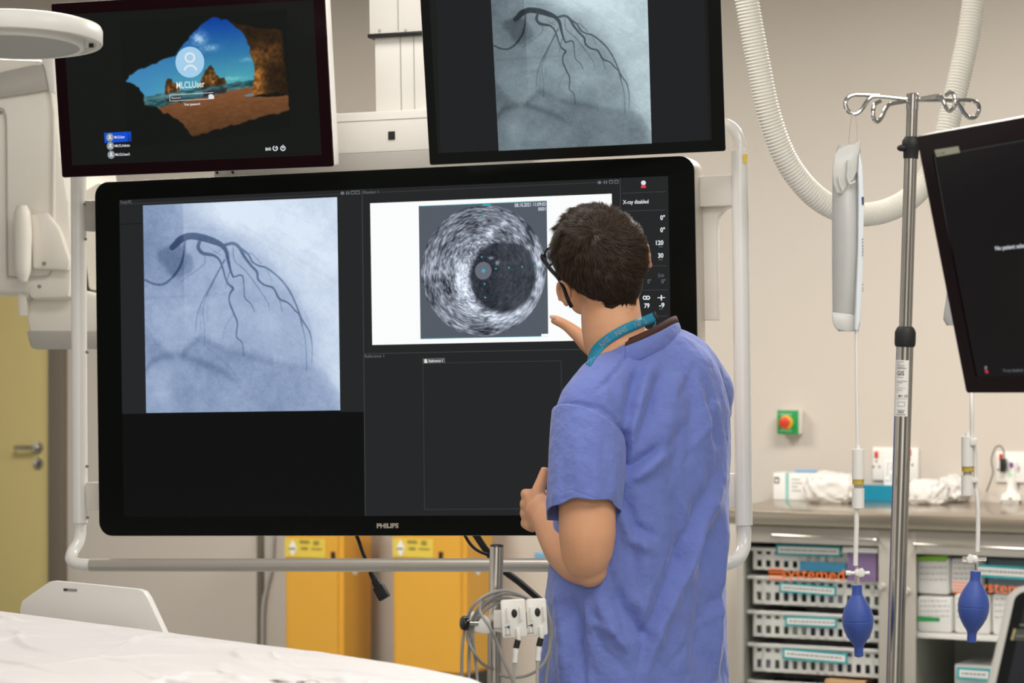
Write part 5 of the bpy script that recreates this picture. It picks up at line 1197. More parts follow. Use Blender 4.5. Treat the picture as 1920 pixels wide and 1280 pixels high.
g = G(); g.lathe([(.0095, -.004), (.0125, -.002), (.0125, .004), (.0105, .007), (.005, .0085)], ck, RK, 28); obj('clamp_knob', g, 'black_gloss', t)
def module(c4, label, dy0):
    a, b, c_, d_ = [P(x, y, YP-.07+dy0) for x, y in c4]; x = (b-a)/np.linalg.norm(b-a); MP = Plane((a+b+c_+d_)/4, x, a-d_)
    t = thing('pressure_transducer', label, 'transducer', MP.o, MP.R, 'transducer modules on the post')
    hw, hh = np.linalg.norm(b-a)/2, np.linalg.norm(a-d_)/2
    g = G(); g.prism([MP.w(p[0], p[1], 0) for p in outline_round(hw, hh, .004, 4)], MP.y*.014, .0015); bd = obj('module_body', g, 'white', t)
    g = G(); g.ell(MP.w(.0015, hh*.28, -.0005), (.0048, .0015, .0075), MP.R); obj('oval_opening', g, 'black', t)
    for sx in (-.0095, .0125):
        g = G(); g.box(MP.w(sx, hh*.25, -.002), (.0032, .006, .024), MP.R, .001); obj('guide_rail', g, 'white', t)
    g = G(); g.lathe([(.0035, -.012), (.004, -.01), (.0042, .008), (.0038, .009)], MP.w(.006, -hh+.006, -.002), MP.R, 14); obj('socket_boss', g, 'white', t)
    g = G(); g.ell(MP.w(-.0095, -hh*.42, -.0006), (.0022, .0006, .0025), MP.R); pline_ = 0; g.box(MP.w(-.013, -hh*.42, -.0006), (.006, .0004, .0012), MP.R); obj('purple_icon', g, mat('purple_icon_print', '#3c3f86', .5) if dy0 == 0 else MM['print_dk'], bd)
    g = G(); g.box(MP.w(-.0115, -hh*.85, -.0006), (.01, .0004, .0012), MP.R)
    for q in range(4): g.box(MP.w(-.0145+.0065*(q % 2), -hh*(.55+.2*(q//2)), -.0006), (.0006 if q % 2 else .0006, .0004, .006), MP.R)
    obj('printed_mark', g, 'print', bd)
    p = MP.w(.005, -hh-.004, -.002); R_ = np.array([[1, 0, 0], [0, 1, 0], [0, 0, 1.]])
    e = p+np.array([-.0035, 0, -.014]); g = G(); g.tube([p, e], .0052, n=14); obj('black_collar', g, 'rubber', t)
    e2 = e+np.array([-.002, 0, -.024]); g = G(); g.tube([e, e+(e2-e)*.3, e+(e2-e)*.5, e2], [.0052, .0055, .0045, .005], n=14); obj('white_plug', g, 'white_gloss', t)
    e3 = e2+np.array([-.001, 0, -.018]); g = G(); g.tube([e2, e3], [.0038, .0022], n=10); obj('strain_relief', g, 'grey_lt', t)
    g = G(); g.tube([e3, e3+[-.002, .005, -.06], e3+[-.01, .02, -.2], e3+[-.01, .05, -.4]], .0022, n=8, smooth=4); obj('lead', g, 'grey_lt', t)
    return t
module([(944, 1127), (990, 1124), (984, 1190), (935, 1197)], 'white transducer module on the left, nearest the black knob', 0)
module([(990.5, 1124), (1028, 1122), (1024, 1190), (984.5, 1192)], 'white transducer module on the right, touching the blue tunic in the picture', .004)
g = G(); g.box(P(972, 1160, YP-.045), (.085, .014, .03), None, .003); g.tube([P(946, 1165, YP-.04), P(938, 1165, YP-.02)], .008, n=10); obj('module_bracket', g, 'white', [o for o in bpy.data.objects if o.name == 'equipment_post'][0])
for k, (pts, lab) in enumerate((
    ([(1003, 1150, .0), (1000, 1128, .01), (975, 1114, .02), (950, 1107, .02), (925, 1110, .0), (900, 1123, -.02), (883, 1143, -.02), (873, 1175, .0), (867, 1215, .0), (865, 1290, .0)], 'outermost grey cable loop, arching highest over the clamp on the post'),
    ([(1000, 1150, .015), (990, 1124, .02), (968, 1115, .03), (945, 1113, .03), (920, 1122, .01), (898, 1140, .0), (885, 1165, .01), (877, 1195, .01), (890, 1225, .0), (905, 1244, .02), (925, 1254, .04)], 'grey cable of the coil that sweeps back to the foot of the post'),
    ([(985, 1150, .02), (965, 1126, .03), (940, 1122, .035), (915, 1131, .02), (896, 1150, .01), (886, 1180, .01), (880, 1215, .01), (879, 1290, 0)], 'grey cable hanging straight down left of the post, second from the left'),
    ([(960, 1150, .02), (940, 1130, .035), (918, 1138, .03), (903, 1152, .01), (890, 1175, .015), (887, 1200, .01), (893, 1250, .01), (896, 1290, 0)], 'innermost grey cable of the coil, just left of the post'),
    ([(925, 1112, .03), (906, 1122, .0), (900, 1146, -.03), (918, 1175, -.06), (932, 1205, -.05), (945, 1240, -.05), (962, 1278, -.05), (975, 1320, -.05)], 'grey cable slanting across the front of the post to the lower right'),
    ([(936, 1264, .0), (955, 1269, .0), (985, 1267, .0), (1010, 1254, .0), (1026, 1230, .01), (1031, 1200, .02), (1030, 1160, .02), (1024, 1135, .02)], 'grey cable curving low from the post up to the right module'),
    ([(1018, 1130, .025), (1030, 1155, .02), (1034, 1185, .02), (1030, 1225, .02), (1024, 1270, .02), (1018, 1320, .02)], 'grey cable dropping beside the tunic, right of both modules'))):
    g = G(); g.tube([P(x, y, YP-.05+d*1.0) for x, y, d in pts], .0027, n=10, smooth=6)
    tag(obj('transducer_cable', g, 'cable_grey'), lab, 'cable', 'grey cables on the post')
# ---------------------------------------------------------------- the person
PY = 4.95
def Q(px, py, dy=0): return P(px, py, PY+dy)
def organic(g, voxel, it=4, fac=.5):
    """one continuous surface grown over the volumes collected in g"""
    me = bpy.data.meshes.new('tmp'); me.from_pydata(np.vstack(g.v).tolist(), [], g.f); o = bpy.data.objects.new('tmp', me); COL.objects.link(o)
    m = o.modifiers.new('r', 'REMESH'); m.mode = 'VOXEL'; m.voxel_size = voxel; m.adaptivity = 0
    if it: s_ = o.modifiers.new('s', 'SMOOTH'); s_.factor = fac; s_.iterations = it
    e = o.evaluated_get(bpy.context.evaluated_depsgraph_get()); m2 = e.to_mesh()
    V = np.zeros(len(m2.vertices)*3); m2.vertices.foreach_get('co', V); V = V.reshape(-1, 3)
    N = np.zeros(len(m2.vertices)*3); m2.vertices.foreach_get('normal', N); N = N.reshape(-1, 3)
    Fc = [tuple(p.vertices) for p in m2.polygons]; e.to_mesh_clear(); bpy.data.objects.remove(o); bpy.data.meshes.remove(me)
    return V, N, Fc
def part(name, V, Fc, m, parent, angle=180): g = G(); g.add(V, Fc); return obj(name, g, m, parent, angle=angle)
f_ = np.array([-.5, .735, .46]); f_ /= np.linalg.norm(f_); r0_ = np.array([.85, .325, .40]); r0_ -= f_*(f_@r0_); r0_ /= np.linalg.norm(r0_); u0_ = np.cross(r0_, f_)
RH = np.array([r0_, f_, u0_]).T; CH = Q(1121, 481, .0)
def Hd(r, f, u): return CH+RH@np.array([r, f, u], float)
BR = np.array([.77, .64, 0]); BF = np.array([-.64, .77, 0])
BR /= np.linalg.norm(BR); BF = np.array([-BR[1], BR[0], 0])

T = thing('person', 'person in a blue scrub tunic and black glasses, seen from behind, facing the large display', 'person', (Q(1190, 640)[0], PY, 0))
# --- skin
def skull(g):
    g.ell(Hd(0, -.006, 0), (.076, .097, .091), RH, 32, 20); g.ell(Hd(0, .04, .012), (.062, .052, .066), RH, 24, 14)
    g.ell(Hd(0, .034, -.062), (.060, .052, .066), RH, 24, 14); g.ell(Hd(0, .036, -.098), (.050, .050, .034), RH, 24, 14); g.ell(Hd(0, .078, -.118), (.02, .016, .016), RH)
    g.ell(Hd(0, -.045, -.045), (.062, .05, .055), RH, 24, 14)
    for s_ in (-1, 1):
        g.ell(Hd(s_*.044, .06, -.05), (.022, .024, .02), RH); g.ell(Hd(s_*.048, .012, -.09), (.02, .03, .028), RH)
        g.ell(Hd(s_*.03, .084, -.006), (.022, .012, .008), RH)
    nb = Hd(0, -.025, -.07)
    g.tube([Hd(0, -.02, -.04), nb, Q(1148, 612, .005), Q(1160, 650, .01), Q(1185, 700, .01)], [.05, .055, .060, .063, .072], n=28, smooth=5)
def trap(g):
    g.ell(Q(1183, 660, -.005), (.095, .07, .038), np.array([[.74, -.62, -.26], [.62, .78, 0], [.26, 0, .97]]), 24, 14)
g = G(); skull(g); trap(g)
g.tube([Hd(0, .09, -.022), Hd(0, .104, -.048), Hd(0, .112, -.062)], [.007, .0095, .012], n=12); g.ell(Hd(0, .10, -.066), (.016, .012, .008), RH)
g.ell(Hd(0, .083, -.086), (.024, .010, .006), RH); g.ell(Hd(0, .081, -.095), (.021, .011, .006), RH)
for s_ in (-1, 1):
    out = RH@np.array([s_*.94, -.34, 0]); up = RH@np.array([0, -.18, .98]); up -= out*(out@up); up /= np.linalg.norm(up); fw = np.cross(up, out); RE = np.array([out, fw, up]).T
    ce = Hd(s_*(.083 if s_ < 0 else .096), -.004 if s_ < 0 else -.012, -.040)
    g.ell(ce-RE@np.array([.002, 0, 0]), (.0038, .015, .028), RE, 18, 12); loop = []
    for k in range(15):
        a = math.radians(-60+300*k/14); loop.append(ce+RE@np.array([.0065, -.0155*math.cos(a)*(1 if math.sin(a) > 0 else .85)*(1 if s_ > 0 else 1)*(1), .029*math.sin(a)]))
    g.tube(loop, .0042, n=8); g.ell(ce+RE@np.array([.002, .004, -.027]), (.005, .008, .010), RE); g.ell(ce+RE@np.array([.0, .013*(-1 if s_ > 0 else -1)*-1, -.004]), (.005, .004, .007), RE)
# torso under the tunic
def ringpts(cx, y, dy, a, b, tilt, n=40, p=.9):
    c = Q(cx, y, dy); ra = BR*math.cos(tilt)+np.array([0, 0, 1])*math.sin(tilt); out = []
    for k in range(n):
        t = 2*math.pi*k/n; ct, st = math.cos(t), math.sin(t)
        out.append(c+ra*a*math.copysign(abs(ct)**p, ct)+BF*b*math.copysign(abs(st)**p, st))
    return out
def loft(g, rings):
    n = len(rings[0]); V = [p for r in rings for p in r]; Fc = []
    for i in range(len(rings)-1):
        for k in range(n): Fc.append((i*n+k, i*n+(k+1) % n, (i+1)*n+(k+1) % n, (i+1)*n+k))
    Fc += [tuple(range(n))[::-1], tuple((len(rings)-1)*n+k for k in range(n))]
    g.add(V, Fc)
TR = [(648, 1189, .084, .082, .44), (660, 1192, .100, .088, .42), (680, 1197, .128, .096, .38), (706, 1204, .158, .104, .33), (745, 1209, .178, .110, .27), (790, 1211, .186, .122, .18),
      (860, 1209, .187, .131, .08), (950, 1203, .186, .137, .02), (1050, 1197, .187, .142, 0), (1150, 1191, .189, .146, 0), (1250, 1189, .191, .149, 0), (1350, 1190, .193, .151, 0), (1375, 1190, .192, .150, 0)]
tr = [(y, cx, a-.03, b-.028, ti) for (y, cx, a, b, ti) in TR]
loft(g, [ringpts(cx, y+(12 if y < 800 else 0), 0, a, b, ti) for y, cx, a, b, ti in tr])
cl_ = Q(1190, 1350)[2]
hipL = Q(1190, 1330)+BR*-.09; hipR = Q(1190, 1330)+BR*.09
ankL = np.array([Q(1190, 640)[0]-.11*BR[0]+.02, PY-.11*BR[1], .09]); ankR = np.array([Q(1190, 640)[0]+.10*BR[0], PY+.10*BR[1], .09])
g.ell(Q(1190, 1340), (.14, .11, .12))
for hp, an in ((hipL, ankL), (hipR, ankR)):
    kn = (hp+an)/2+BF*.02; kn[2] = .48; g.tube([hp, hp*.5+kn*.5, kn, kn*.5+an*.5+[0, 0, .03], an], [.085, .072, .055, .052, .036], n=20, smooth=4)
    g.tube([an+[0, 0, -.03]-BF*.03, an+BF*.10+[0, 0, -.055]], [.034, .028], n=14)
# left arm
EL = Q(1106, 1064, -.165)
g.tube([Q(1112, 768, -.11), Q(1104, 850, -.15), Q(1101, 930, -.175), Q(1101, 1000, -.185), Q(1101, 1042, -.176), EL], [.050, .0525, .0535, .0535, .0475, .036], n=24, smooth=5)
WL_ = Q(1022, 968, .03)
g.tube([EL, Q(1086, 1051, -.12), Q(1062, 1026, -.06), Q(1040, 992, -.005), WL_, Q(1010, 950, .05)], [.036, .045, .045, .038, .029, .031], n=22, smooth=5)
g.ell(Q(1106, 1066, -.168), (.033, .033, .035))
g.ell(Q(1006, 950, .065), (.025, .036, .038), None, 20, 12); g.ell(Q(1012, 968, .05), (.026, .03, .03), None, 20, 12)
for k in range(4):
    y = 927+k*18; L = (1.0, 1.05, 1.0, .85)[k]
    g.tube([Q(1000, y+6, .06), Q(987-(2 if k in (1, 2) else 0), y, .085), Q(988, y-2, .115), Q(1008, y-3, .115+.02*L), Q(1027*L+1010*(1-L), y-2, .10)], [.013, .0115, .010, .0092, .0078], n=12, smooth=4)
g.tube([Q(1010, 950, .045), Q(1008, 926, .05), Q(1016, 900, .06), Q(1023, 876, .066)], [.018, .0145, .0115, .0085], n=14, smooth=4)
# right arm
ER = Q(1308, 800, .30)
g.tube([Q(1300, 715, .10), Q(1316, 752, .19), ER], [.036, .040, .040], n=20, smooth=4)
WR_ = Q(1165, 700, .40); g.tube([ER, Q(1268, 775, .34), Q(1210, 735, .375), WR_], [.039, .045, .036, .027], n=20, smooth=4)
g.ell(Q(1133, 664, .42), (.032, .018, .036), np.array([[.8, 0, -.6], [0, 1, 0], [.6, 0, .8]]), 20, 12); g.tube([WR_, Q(1145, 680, .41)], [.028, .028], n=16)
g.tube([Q(1128, 668, .415), Q(1100, 643, .41), Q(1082, 626, .41), Q(1060, 609, .41), Q(1042, 600, .41), Q(1034, 597, .41)], [.020, .0185, .015, .0115, .0105, .0088], n=16, smooth=5)
for k in range(4):
    bx_ = 1112+k*17; g.tube([Q(bx_+8, 650, .42), Q(bx_+2, 632, .43), Q(bx_-4, 605-(6 if k in (1, 2) else 0), .435), Q(bx_-8, 578-(8 if k in (1, 2) else -3), .42), Q(bx_-9, 560-(10 if k in (1, 2) else -6), .40)], [.0115, .0105, .0095, .0088, .0075], n=12, smooth=4)
SV, SN, SF = organic(g, .0036, 5)
skin = part('body', SV, SF, 'skin', T)
BODY = BVHTree.FromPolygons(SV.tolist(), SF)
# nails
nail = mat('fingernail', '#e9bba2', .3)
g = G(); q = Q(1036, 594.5, .4005); g.ell(q, (.0065, .0022, .0045), np.array([[.9, 0, .43], [0, 1, 0], [-.43, 0, .9]])); obj('thumbnail', g, nail, skin)
# eyes
for s_ in (-1, 1):
    g = G(); g.ell(Hd(s_*.031, .077, -.026), (.0125, .0125, .0125), RH); e = obj('eye', g, mat('eye_white', '#e8e4df', .2), skin)
    g = G(); g.ell(Hd(s_*.031, .0885, -.026), (.005, .0018, .005), RH); obj('iris', g, mat('iris_brown', '#3a2818', .2), e)

# --- tunic
g = G(); loft(g, [ringpts(cx, y, 0, a, b, ti, 56) for y, cx, a, b, ti in TR])
g.tube([Q(1190, 690, -.02), Q(1142, 722, -.08), Q(1114, 762, -.12), Q(1104, 800, -.137), Q(1102, 850, -.15)], [.055, .060, .066, .065, .052], n=28, smooth=5)
g.tube([Q(1232, 655, .01), Q(1276, 668, .06), Q(1302, 692, .10), Q(1318, 728, .14), Q(1324, 748, .19), Q(1322, 775, .24)], [.052, .050, .052, .056, .055, .054], n=28, smooth=5)
g.ell(Q(1200, 690, -.048), (.065, .042, .048), np.array([[.86, -.5, 0], [.5, .86, 0], [0, 0, 1]]))
TV, TN, TF = organic(g, .0058, 9)
def pxpy(V): return 960+F*V[:, 0]/V[:, 1], 640-F*(V[:, 2]-HC)/V[:, 1]
def strokes(V, N, S):
    px, py = pxpy(V); D = np.zeros(len(V)); front = np.clip(-N[:, 1]*2.5+.2, 0, 1)
    for pts, wd, amp in S:
        best = np.full(len(V), 1e9); tt = np.zeros(len(V)); m = len(pts)-1
        for i in range(m):
            (x0, y0), (x1, y1) = pts[i], pts[i+1]; L = (x1-x0)**2+(y1-y0)**2; t = np.clip(((px-x0)*(x1-x0)+(py-y0)*(y1-y0))/L, 0, 1)
            d = np.hypot(px-x0-t*(x1-x0), py-y0-t*(y1-y0)); k = d < best; best[k] = d[k]; tt[k] = ((i+t)/m)[k]
        D += amp*np.exp(-(best/wd)**2)*np.clip(np.sin(np.pi*np.clip(tt, .0, 1))*1.6, .15, 1)*front
    return D
rs = np.random.default_rng(21)
SK = [([(1230, 668), (1212, 705), (1196, 760), (1182, 820), (1172, 872)], 13, .006), ([(1200, 690), (1186, 740), (1176, 790)], 9, -.005), ([(1246, 690), (1224, 750), (1205, 800), (1186, 845)], 10, -.004),
      ([(1172, 800), (1175, 840), (1168, 880)], 7, -.011), ([(1168, 880), (1200, 865), (1240, 835)], 8, -.006), ([(1176, 905), (1215, 880), (1262, 838)], 11, .006), ([(1170, 930), (1190, 985), (1240, 1012)], 9, -.004),
      ([(1165, 955), (1180, 1010), (1225, 1035)], 10, .004), ([(1368, 860), (1330, 960), (1290, 1060), (1240, 1170), (1205, 1290)], 12, .006), ([(1350, 860), (1308, 960), (1268, 1060), (1222, 1170), (1190, 1290)], 13, -.005),
      ([(1370, 930), (1350, 1040), (1345, 1150), (1340, 1290)], 9, .005), ([(1330, 980), (1318, 1100), (1300, 1290)], 12, -.0045), ([(1300, 700), (1320, 780), (1330, 860)], 9, .003), ([(1318, 720), (1340, 790), (1348, 850)], 8, -.0035),
      ([(1150, 1090), (1168, 1140), (1200, 1180), (1215, 1200)], 12, -.006), ([(1120, 1110), (1140, 1170), (1180, 1230)], 11, .005), ([(1070, 1110), (1085, 1200), (1090, 1290)], 13, -.006), ([(1045, 1080), (1060, 1180), (1062, 1290)], 12, .005),
      ([(1200, 980), (1215, 1080), (1212, 1180)], 14, .0035), ([(1240, 860), (1262, 760), (1268, 690)], 16, .003), ([(1290, 860), (1300, 760), (1296, 700)], 14, -.003), ([(1260, 900), (1280, 1000), (1262, 1090)], 16, -.003),
      ([(1180, 655), (1160, 690), (1120, 735)], 3.5, -.0025), ([(1038, 774), (1080, 757), (1122, 762), (1152, 783), (1168, 815), (1174, 850)], 4, -.002),
      ([(1092, 1120), (1092, 1180), (1076, 1240), (1060, 1290)], 3, -.0022), ([(1098, 1120), (1098, 1180), (1082, 1240), (1066, 1290)], 2.5, .0015)]
for k in range(46):
    x = rs.uniform(1040, 1360); y = rs.uniform(700, 1290); a = math.radians(rs.normal(98 if x > 1250 else 70, 24)); L = rs.uniform(18, 70); c = rs.uniform(-14, 14)
    SK.append(([(x-math.cos(a)*L, y-math.sin(a)*L), (x+c, y), (x+math.cos(a)*L, y+math.sin(a)*L)], rs.uniform(5, 11), rs.choice([-1, 1])*rs.uniform(.0010, .0024)))
from mathutils import noise as mn
ND = np.array([mn.noise(Vector((v[0]*16, v[1]*16, v[2]*6)))*.0045+mn.noise(Vector((v[0]*60, v[1]*60, v[2]*28)))*.0011 for v in TV])
low = np.clip((1.1-TV[:, 2])/.3, 0, 1)
TVd = TV+TN*(2.4*strokes(TV, TN, SK)+ND*(1.2+1.2*low))[:, None]
hemz = .73
keep = [f for f in TF if np.mean([TVd[i][2] for i in f]) > hemz]
tunic = part('scrub_tunic', TVd, keep, 'scrub', T)
TUN = BVHTree.FromPolygons(TVd.tolist(), TF)
# left sleeve
SR = [((1103, 800, -.137), .0690, .071, -.40, -.50), ((1102, 822, -.146), .0715, .0735, -.25, -.42), ((1100, 850, -.157), .0725, .0745, -.12, -.36), ((1098, 890, -.170), .0722, .0740, 0, -.32), ((1096, 925, -.178), .0715, .072, .02, -.36), ((1094, 945, -.182), .0705, .071, .02, -.40), ((1094, 960, -.184), .0700, .070, .03, -.42)]
A = []; n = 90; P_ = []
rows = 46; keyt = np.linspace(0, 1, len(SR)); arr = np.array([[*Q(*c), a, b, sx, sy] for c, a, b, sx, sy in SR])
for i in range(rows):
    t = i/(rows-1); v = [np.interp(t, keyt, arr[:, k]) for k in range(7)]; row = []
    for k in range(n+1):
        an = 2*math.pi*k/n; w1 = 1+t*(.035*math.sin(5*an+1.2)+.018*math.sin(11*an+4*t))+.02*math.sin(3*an+6*t)*t; cx, cy = v[3]*w1*math.cos(an), v[4]*w1*math.sin(an)
        row.append([v[0]+cx, v[1]+cy, v[2]+v[5]*cx+v[6]*cy+.003*t*math.sin(6*an)])
    A.append(row)
A = np.array(A); nr = A-A.mean(1, keepdims=True); nr[..., 2] = 0; nr /= np.linalg.norm(nr, axis=2, keepdims=True); fl_ = A.reshape(-1, 3); nf = nr.reshape(-1, 3)
S2 = [([(1060, 800), (1052, 860), (1058, 950)], 9, -.003), ([(1085, 790), (1082, 870), (1088, 930)], 10, .003), ([(1140, 800), (1130, 870), (1138, 950)], 10, -.003), ([(1150, 830), (1152, 900), (1155, 960)], 7, .0025),
      ([(1045, 925), (1070, 918), (1110, 932), (1162, 952)], 1.6, -.0012), ([(1040, 785), (1080, 764), (1120, 769), (1150, 790), (1166, 820)], 2.2, -.0012), ([(1110, 800), (1118, 850), (1108, 920)], 12, .002)]
fl_ = fl_+nf*strokes(fl_, nf, S2)[:, None]; A = fl_.reshape(A.shape)
g = G(); g.grid(A); sl_ = obj('left_sleeve', g, 'scrub', tunic, angle=180); md = sl_.modifiers.new('s', 'SOLIDIFY'); md.thickness = .002; md.offset = -1
# neckline
NL = [(1172, 645, -.088), (1202, 633, -.088), (1236, 617, -.062), (1264, 602, -.015), (1272, 602, .03), (1255, 612, .075), (1215, 632, .10), (1165, 662, .105), (1122, 686, .07), (1103, 689, .02), (1106, 680, -.03), (1135, 664, -.072)]
nl, _ = spl([Q(*p) for p in NL]+[Q(*NL[0])], .01, 8); nl = np.array(nl); cen = nl.mean(0)
A = []
for p in nl:
    o_ = p-cen; o_[2] = 0; o_ /= np.linalg.norm(o_); A.append([p+np.array([0, 0, .001])-o_*.001, p+o_*.003+[0, 0, -.008], p+o_*.006+[0, 0, -.018], p+o_*.006+[0, 0, -.032], p+o_*.0+[0, 0, -.05]])
g = G(); g.grid(np.array(A)); cl2 = obj('collar', g, 'scrub', tunic, angle=180); md = cl2.modifiers.new('s', 'SOLIDIFY'); md.thickness = .002; md.offset = -1
A = []
for i, p in enumerate(nl[:34]):
    o_ = p-cen; o_[2] = 0; o_ /= np.linalg.norm(o_); k = 1 if i > 1 else .3
    A.append([p+o_*.0015+[0, 0, -.004], p-o_*.001+[0, 0, .003], p-o_*.004+[0, 0, .009*k], p-o_*.005+[0, 0, .004]])
g = G(); g.grid(np.array(A)); tb = obj('brown_neck_trim', g, 'trim_brown', tunic, angle=180); md = tb.modifiers.new('s', 'SOLIDIFY'); md.thickness = .0015

# --- lanyard, lying on the neck
def hitcam(px, py, lift):
    d = Vector(P(px, py, 1.0)-np.array([0, 0, HC])).normalized(); best = None
    for b in (BODY, TUN):
        h = b.ray_cast(Vector((0, 0, HC)), d)
        if h[0] is not None and (best is None or h[3] < best[3]): best = h
    return np.array(best[0])-np.array(d)*lift if best else P(px, py, PY)
LY = [(1103, 684), (1113, 663), (1126, 647), (1147, 631), (1172, 617), (1200, 605), (1227, 594)]
lc_, _ = spl([(a, b, 0) for a, b in LY], 1, 8); lc_ = np.array(lc_)[:, :2]; tg = np.gradient(lc_, axis=0); tg /= np.linalg.norm(tg, axis=1)[:, None]; nm = np.stack([tg[:, 1], -tg[:, 0]], 1)
if nm[20][1] > 0: nm = -nm
A = np.array([[hitcam(*(c+n_*hw*min(1, .45+i/18)), .0035) for hw in (-9, -3, 3, 9)] for i, (c, n_) in enumerate(zip(lc_, nm))])
g = G(); g.grid(A); ly = obj('lanyard', g, 'lanyard', T, angle=180); md = ly.modifiers.new('s', 'SOLIDIFY'); md.thickness = .0012; md.offset = 0
g = G(); L_ = len(lc_)
def onstrip(u, v):          # u along 0..1, v across -1..1
    i = u*(L_-1); a = int(min(i, L_-2)); fr = i-a; row = A[a]*(1-fr)+A[a+1]*fr; k = (v+1)/2*3; b = int(min(k, 2)); q = k-b
    return row[b]*(1-q)+row[b+1]*q
for u0 in (.33, .55, .77):
    v, f = text_geo('NHS', 1.0, .02); x0, x1 = v[:, 0].min(), v[:, 0].max()
    g.add([onstrip(u0+.135*(x-x0)/(x1-x0), -.55+1.1*y/.72)+[0, -.0016, 0] for x, y, z in v], f)
obj('lanyard_lettering', g, mat('lanyard_print', '#8aa0a8', .5), ly, smooth=False)
g = G(); e = onstrip(1, 0); g.box(e+[.003, 0, .001], (.005, .006, .02), np.array([[.9, 0, -.42], [0, 1, 0], [.42, 0, .9]]), .001); obj('black_clip', g, 'black', ly)
g = G()
for a, b in ((A[0][1], -1), (A[-1][1], 1)):
    c0 = a+[0, .003, 0]; c1 = Q(1122, 692, .03) if b < 0 else Q(1228, 612, .03); c2 = Q(1140, 706, .09) if b < 0 else Q(1205, 650, .10); c3 = Q(1160+b*20, 730, .155)+BF*.02; c4 = Q(1135, 860, .10)+BF*.09
    pts, _ = spl([c0, c1, c2, c3, c4], 1, 6); g.grid(np.array([[p-[0, 0, .007], p+[0, 0, .007]] for p in pts]))
obj('lanyard_front', g, 'lanyard', ly, angle=180)

# --- hair: a shell over the scalp and thousands of short strands on it
g = G(); skull(g); HB = BVHTree.FromPolygons(np.vstack(g.v).tolist(), g.f)
def scalp(d):
    o = CH+d*.35; l = RH.T@d; b_ = HB if (abs(l[0]) > .62 and l[1] > -.45) or l[1] > .3 else BODY; h = b_.ray_cast(Vector(o), Vector(-d)); p = np.array(h[0]) if h[0] is not None else CH+d*.09; return p if np.linalg.norm(p-CH) < .155 else CH+d*.05
def hairmask(l):            # l: head-frame unit direction -> amount of hair 0..1
    r, f, u = l; a = abs(r)
    front = .62+.25*max(u, 0)-.9*max(-u-.02, 0)-.18*(a > .5)*(a-.5)       # hairline towards the face
    m1 = (front-f)*6
    side = (u-float(np.interp(f, [-.75, -.5, -.25, .08, .16, .30, .42], [-.55, -.46, -.20, -.13, -.42, -.42, .0])))*7
    nape = (u+.70-.30*max(0, a-.06))*4
    k = min(1, max(0, (a-.45)/.15))
    return max(0, min(1, min(m1, nape, side*k+5*(1-k))))
def thick(l, m): 
    r, f, u = l; return (.002+.0075*max(0, min(1, (u+.45)/.7)))*m**.6*(1-.45*max(0, r-.45))
nu, nv = 150, 110; A = np.zeros((nv+1, nu+1, 3)); MK = np.zeros((nv+1, nu+1))
for i in range(nv+1):
    th = math.pi*(.001+.80*i/nv)
    for j in range(nu+1):
        ph = 2*math.pi*j/nu; l = np.array([math.sin(th)*math.cos(ph), math.sin(th)*math.sin(ph), math.cos(th)]); d = RH@l; m = hairmask(l); s_ = scalp(d)
        t = thick(l, m)*(.88+.3*mn.noise(Vector(l*7))+.1*mn.noise(Vector(l*22))) if m > 0.02 else .0003
        A[i, j] = s_+d*t; MK[i, j] = m
g = G(); g.grid(A)
hv, hf = np.vstack(g.v), g.f; mk = MK.ravel(); hf = [q for q in hf if min(mk[i] for i in q) > .12 and max(np.linalg.norm(hv[i]-CH) for i in q) < .140 and np.linalg.norm(hv[q[0]]-hv[q[2]]) < .011 and np.linalg.norm(hv[q[1]]-hv[q[3]]) < .011]
hair = part('hair', hv, hf, 'hair', T)
HBV = BVHTree.FromPolygons(hv.tolist(), hf)
wl_ = RH.T@(np.array(hitcam(1118, 438, 0))-CH); wl_ /= np.linalg.norm(wl_)
V = []; Fc = []; k0 = 0; cnt = 0; rh = np.random.default_rng(3)
while cnt < 30000:
    l = rh.normal(size=3); l /= np.linalg.norm(l); m = hairmask(l)
    if m < .03 or rh.random() > m+.35: continue
    if not .06 < np.linalg.norm(scalp(RH@l)-CH) < .141: continue
    if math.acos(max(-1, min(1, l@wl_))) < .05 and rh.random() < .5: continue
    d = RH@l; s_ = scalp(d); t0_ = thick(l, m)
    tl_ = l-wl_*1.0; tl_ -= l*(tl_@l); tl_ /= np.linalg.norm(tl_)+1e-9
    sw = np.cross(l, tl_); cs = 0.45; tl_ = tl_*math.cos(cs)+sw*math.sin(cs)
    clump = mn.noise(Vector(l*9)); clump2 = mn.noise(Vector(l*9+np.array([5, 3, 1])))
    if l[2] < -.1 or l[1] < -.3: tl_ = tl_*(1-min(1, max(0, -l[2]+.0)*1.2))+np.array([0, -.1, -1])*min(1, max(0, -l[2])*1.2); tl_ -= l*(tl_@l); tl_ /= np.linalg.norm(tl_)
    tl_ = tl_+sw*clump*1.1+rh.normal(size=3)*.22; tl_ -= l*(tl_@l); tl_ /= np.linalg.norm(tl_); td = RH@tl_
    Lh_ = (.006+.017*max(0, min(1, (l[2]+.5)/.8)))*rh.uniform(.7, 1.15)*(.4+.6*m); lift = (.30+.42*clump2)*(.4+.6*m)
    w_ = .00055; sd = np.cross(d, td); sd /= np.linalg.norm(sd)
    p = s_+d*(t0_*.75); pts = []
    for i in range(5):
        q = i/4; pts.append(p+td*Lh_*q+d*(Lh_*lift*math.sin(q*1.9)-.5*(Lh_*q)**2/.1))
    for i, q in enumerate(pts):
        ww = w_*(1-.8*i/4); V += [q-sd*ww, q+sd*ww]
    for i in range(4): Fc.append((k0+2*i, k0+2*i+1, k0+2*i+3, k0+2*i+2))
    k0 += 10; cnt += 1
